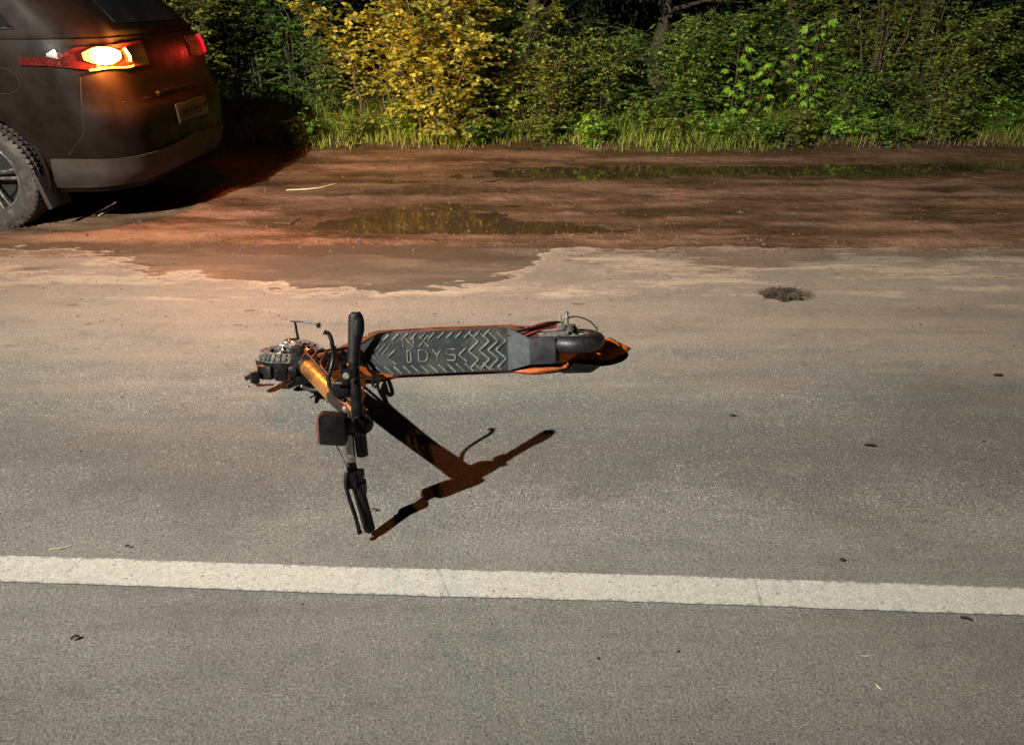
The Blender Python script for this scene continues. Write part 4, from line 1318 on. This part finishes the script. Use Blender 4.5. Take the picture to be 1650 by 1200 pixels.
# trees behind
def tree(x, y, label, h, cr, seed, nleaf=9000, name='tree'):
    rg = np.random.default_rng(seed); z0 = ground_h(x, y)
    root = empty(name, (x, y, z0)); tag(root, label, 'tree', 'dark trees behind the thicket')
    t = MB()
    pts = [Vector((rg.normal(0, .04) * k, rg.normal(0, .04) * k, h * k / 8 - .05)) for k in range(9)]
    t.tube(pts, [.11 * (1 - k / 10) for k in range(9)], 9)
    Lf = Leaves(); cl = []
    for k in range(26):
        i = int(rg.integers(1, 9)); a = rg.uniform(0, 2 * math.pi); l = cr * rg.uniform(.5, 1)
        e = pts[i] + Vector((math.cos(a) * l, math.sin(a) * l, rg.uniform(-.1, .6) * l))
        t.tube([pts[i], pts[i].lerp(e, .5) + Vector((0, 0, .08)), e], [.03, .018, .006], 5, cap=False)
        for q in (.45, .75, 1): cl.append(np.array(pts[i].lerp(e, q)))
    per = nleaf // len(cl)
    for c in cl:
        rr = rg.uniform(.18, .42)
        for k in range(per):
            d = norm(rg.normal(0, 1, 3)); p = c + d * rr * rg.uniform(.2, 1) ** .6
            Lf.leaf(p, norm(rg.normal(0, 1, 3) + np.array([0, 0, -.4])), norm(rg.normal(0, .6, 3) + np.array([0, 0, 1.])), .07, .034)
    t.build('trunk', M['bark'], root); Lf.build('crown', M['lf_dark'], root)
    return root
for i, (px, Y, h, lab) in enumerate(((240, 12.6, 4.5, 'dark tree behind the car roof'), (450, 13.4, 4.8, 'dark tree behind the left shrubs'), (640, 12.8, 4.4, 'dark tree behind the dark hollow'),
        (850, 13.2, 5.0, 'dark tree behind the yellow and olive shrubs'), (1060, 12.4, 4.6, 'dark tree behind the dark gap in the middle'), (1270, 13.0, 4.8, 'dark tree behind the saplings'),
        (1480, 12.6, 4.6, 'dark tree behind the golden shrub'), (1680, 12.8, 4.8, 'dark tree at the right edge behind the thicket'))):
    tree(at(px, Y), Y, lab, h, 1.35, 60 + i)

# grass, weeds: uncountable
def grass(name, n, seed, mat, label, hmin, hmax, dens, yr):
    rg = np.random.default_rng(seed); V = []; F = []; k = 0; made = 0
    while made < n:
        x = rg.uniform(-5.5, 6.5); y = rg.uniform(*yr)
        c = dens(x, y)
        if rg.random() > c: continue
        made += 1
        z = ground_h(x, y)
        h = rg.uniform(hmin, hmax) * (.5 + .5 * c); a = rg.uniform(0, 2 * math.pi); w = rg.uniform(.003, .006)
        bd = np.array([math.cos(a), math.sin(a), 0]); sd_ = np.array([-math.sin(a), math.cos(a), 0]); ben = rg.uniform(.15, .9) * h
        p = np.array([x, y, z - .01])
        for t_, ww in ((0, 1), (.5, .8), (1, .1)):
            q = p + np.array([0, 0, h * t_ * (1 - .25 * t_)]) + bd * ben * t_ * t_
            V += [q - sd_ * w * ww, q + sd_ * w * ww]
        F += [(k, k + 1, k + 3, k + 2), (k + 2, k + 3, k + 5, k + 4)]; k += 6
    o = npmesh(name, V, F, M[mat], smooth=False)
    tag(o, label, 'grass', kind='stuff')
def gd(x, y):
    e = 7.76 + .22 * fbm(x, 0, .8, 4, 4.4) - .18 * math.exp(-((x - 1.6) / .9) ** 2) + .25 * math.exp(-((x - .35) / .45) ** 2) + (.18 if x > 2.6 else 0)
    n = .55 + .9 * fbm(x, y, 1.7, 3, 9.1)
    return max(0, min(1, (y - e) / .22)) * max(0.02, min(1, n))
grass('grass', 36000, 5, 'grass', 'green grass and low weeds growing under the shrubs', .06, .30, gd, (7.4, 10.5))
grass('tall_grass', 7000, 15, 'grass', 'tall grass standing between and behind the shrubs', .22, .55, lambda x, y: gd(x, y - .35) * .9, (8.0, 11.5))
def dd_(x, y):
    return max(0.0, gd(x, y + .12)) * (.25 + .75 * max(0, min(1, (x - 2.2) / .8))) * math.exp(-((y - 8.05) / .4) ** 2)
grass('dry_grass', 6000, 6, 'drygrass', 'dry straw-coloured grass along the edge of the mud', .04, .16, dd_, (7.5, 9))

# gravel and grit in the mud: uncountable
def grit(name, n, seed, region, smin, smax, mat, label):
    rg = np.random.default_rng(seed); m_ = MB()
    for k in range(n):
        x, y = region(rg); s_ = rg.uniform(smin, smax); z = ground_h(x, y) if y > road_edge(x) else 0.0
        z = max(z, -.0085 if y > 4.6 else 0)
        V = []
        for a in range(5):
            an = a * 1.2566 + rg.uniform(-.3, .3); V.append((x + math.cos(an) * s_ * rg.uniform(.7, 1.3), y + math.sin(an) * s_ * rg.uniform(.6, 1), z - .001))
        V.append((x + rg.normal(0, s_ * .2), y + rg.normal(0, s_ * .2), z + s_ * rg.uniform(.35, .9)))
        m_.add(V, [(a, (a + 1) % 5, 5) for a in range(5)] + [(4, 3, 2, 1, 0)])
    o = m_.build(name, M[mat], angle=20); tag(o, label, 'gravel', kind='stuff')
def reg1(rg):
    x = rg.normal(.9, 1.5); y = 4.75 + abs(rg.normal(0, .35)) if rg.random() < .6 else rg.uniform(4.7, 7.6)
    return x, y
grit('gravel', 380, 8, reg1, .002, .007, 'stone', 'pale grit and small stones scattered through the wet mud')
grit('soil_crumbs', 700, 9, lambda rg: (rg.uniform(-3, 4), 4.6 - abs(rg.normal(0, 1.3))), .0015, .0075, 'soil', 'dark crumbs of soil scattered over the asphalt')

def reg2(rg):
    x = rg.uniform(-3.5, 5)
    return x, (road_edge(x) + rg.normal(.05, .10)) if rg.random() < .45 else (x, rg.uniform(4.7, 7.7))[1]
grit('mud_clods', 480, 18, reg2, .004, .019, 'clod', 'lumps of brown mud thrown up along the shoulder and its ragged edge')
# ------------------------------------------------------------------ small things on the road
def clump():
    c = G(1262, 476); root = empty('dirt_clump', c); tag(root, 'dark clump of earth and grass on the dusty asphalt right of the scooter', 'dirt clump')
    rg = np.random.default_rng(4); m_ = MB()
    bm_ = bmesh.new(); bmesh.ops.create_icosphere(bm_, subdivisions=4, radius=1)
    V = []
    for v in bm_.verts:
        p = v.co; n_ = noise.fractal(p * 2.2, 1, 2.1, 4) * .30 + noise.noise(p * 9) * .06
        q = Vector((p.x * .105, p.y * .080, max(p.z, -.2) * .022)) * (1 + n_ * 1.3)
        V.append(q + Vector((0, 0, .004)))
    m_.add(V, [[v.index for v in f.verts] for f in bm_.faces]); bm_.free()
    m_.build('earth', M['soil'], root)
    m_ = MB()
    for k in range(260):
        a = rg.uniform(0, 6.28); r_ = rg.uniform(.02, .125)
        p = Vector((math.cos(a) * r_, math.sin(a) * r_ * .65, .012)); d = Vector((math.cos(a) * .04 * rg.uniform(.3, 1.3), math.sin(a) * .03, rg.uniform(-.008, .02)))
        m_.tube([p, p + d * .6 + Vector((0, 0, .006)), p + d], [.0014, .0012, .0006], 3, cap=False)
    m_.build('roots', M['bark'], root)
clump()
def flat_leaf(px, py, l, w, rot, label, mat='darkleaf', name='fallen_leaf', cat='leaf'):
    c = G(px, py, .003); m_ = MB(); N = 8; V = []
    for i in range(N + 1):
        t_ = i / N; ww = w * math.sin(math.pi * min(1, t_ * .93 + .05)) ** .8
        for s_ in (-1, 0, 1): V.append(Vector(((t_ - .5) * l, s_ * ww / 2, .003 + (.006 * abs(s_)) + .004 * math.sin(t_ * 3) + .002 * noise.noise(Vector((px, i, s_))))))
    F_ = [(i * 3 + j, (i + 1) * 3 + j, (i + 1) * 3 + j + 1, i * 3 + j + 1) for i in range(N) for j in range(2)]
    n_ = len(V); V += [v - Vector((0, 0, .001)) for v in V]; F_ += [tuple(q + n_ for q in f)[::-1] for f in F_]
    m_.add(V, F_); o = m_.build(name, M[mat]); o.location = c; o.scale = (.8, .8, .8); o.rotation_euler = (0, 0, R(rot))
    tag(o, label, cat, 'leaves fallen on the road')
flat_leaf(122, 1029, .024, .013, 30, 'dark leaf on the asphalt below the white line at far left')
flat_leaf(1180, 671, .028, .010, 0, 'small dark leaf right of the scooter at the rim of its faint shadow')
flat_leaf(1402, 719, .050, .016, -10, 'largest dark leaf on the asphalt right of the scooter')
flat_leaf(1356, 904, .018, .010, 5, 'dark leaf just above the white line on the right')
flat_leaf(206, 882, .016, .007, 5, 'thin dark leaf just above the white line on the left')
flat_leaf(1608, 606, .05, .016, 5, 'dark leaf on the dusty asphalt by the right edge')
flat_leaf(1345, 482, .0, .0, 0, '') if False else None
flat_leaf(604, 823, .020, .012, 10, 'brown leaf beside the handlebar end touching the road')
flat_leaf(1555, 998, .030, .009, -20, 'dark leaf just below the white line on the right')
def straw(name, pts, r_, label, cat, mat='straw'):
    m_ = MB(); w = [G(*p) + Vector((0, 0, r_ + .002)) for p in pts]
    for q in w:
        if q.y > 4.6: q.z = ground_h(q.x, q.y) + r_ + .003
    m_.tube(w, [r_ * .8] + [r_] * (len(w) - 2) + [r_ * .6], 6)
    o = m_.build(name, M[mat]); tag(o, label, cat)
straw('straw', [(1410, 1103), (1416, 1109), (1421, 1113)], .0016, 'short yellow straw on the asphalt at lower right', 'straw')
straw('straw', [(1386, 1057), (1396, 1058), (1406, 1057)], .0010, 'pale thread of straw above the short yellow one', 'straw')
straw('straw', [(80, 886), (97, 885), (115, 880)], .0016, 'pale straw lying just above the white line at left', 'straw')
straw('grass_stalk', [(462, 309), (490, 308), (512, 306), (540, 299)], .006, 'pale grass stalk lying on the mud right of the car', 'stalk')
straw('stick', [(160, 351), (178, 343), (197, 333)], .006, 'thin stick on the mud beneath the rear of the car', 'stick')
straw('twig', [(355, 583), (368, 592), (376, 596)], .0012, 'tiny dark twig on the dusty asphalt left of the scooter', 'twig', 'bark')
straw('twig', [(445, 360), (468, 362), (484, 352)], .005, 'forked dark twig on the mud below the pale stalk', 'twig', 'bark')
straw('twig', [(775, 297), (795, 294), (810, 289)], .006, 'curved twig on the mud in front of the yellow shrub', 'twig', 'bark')
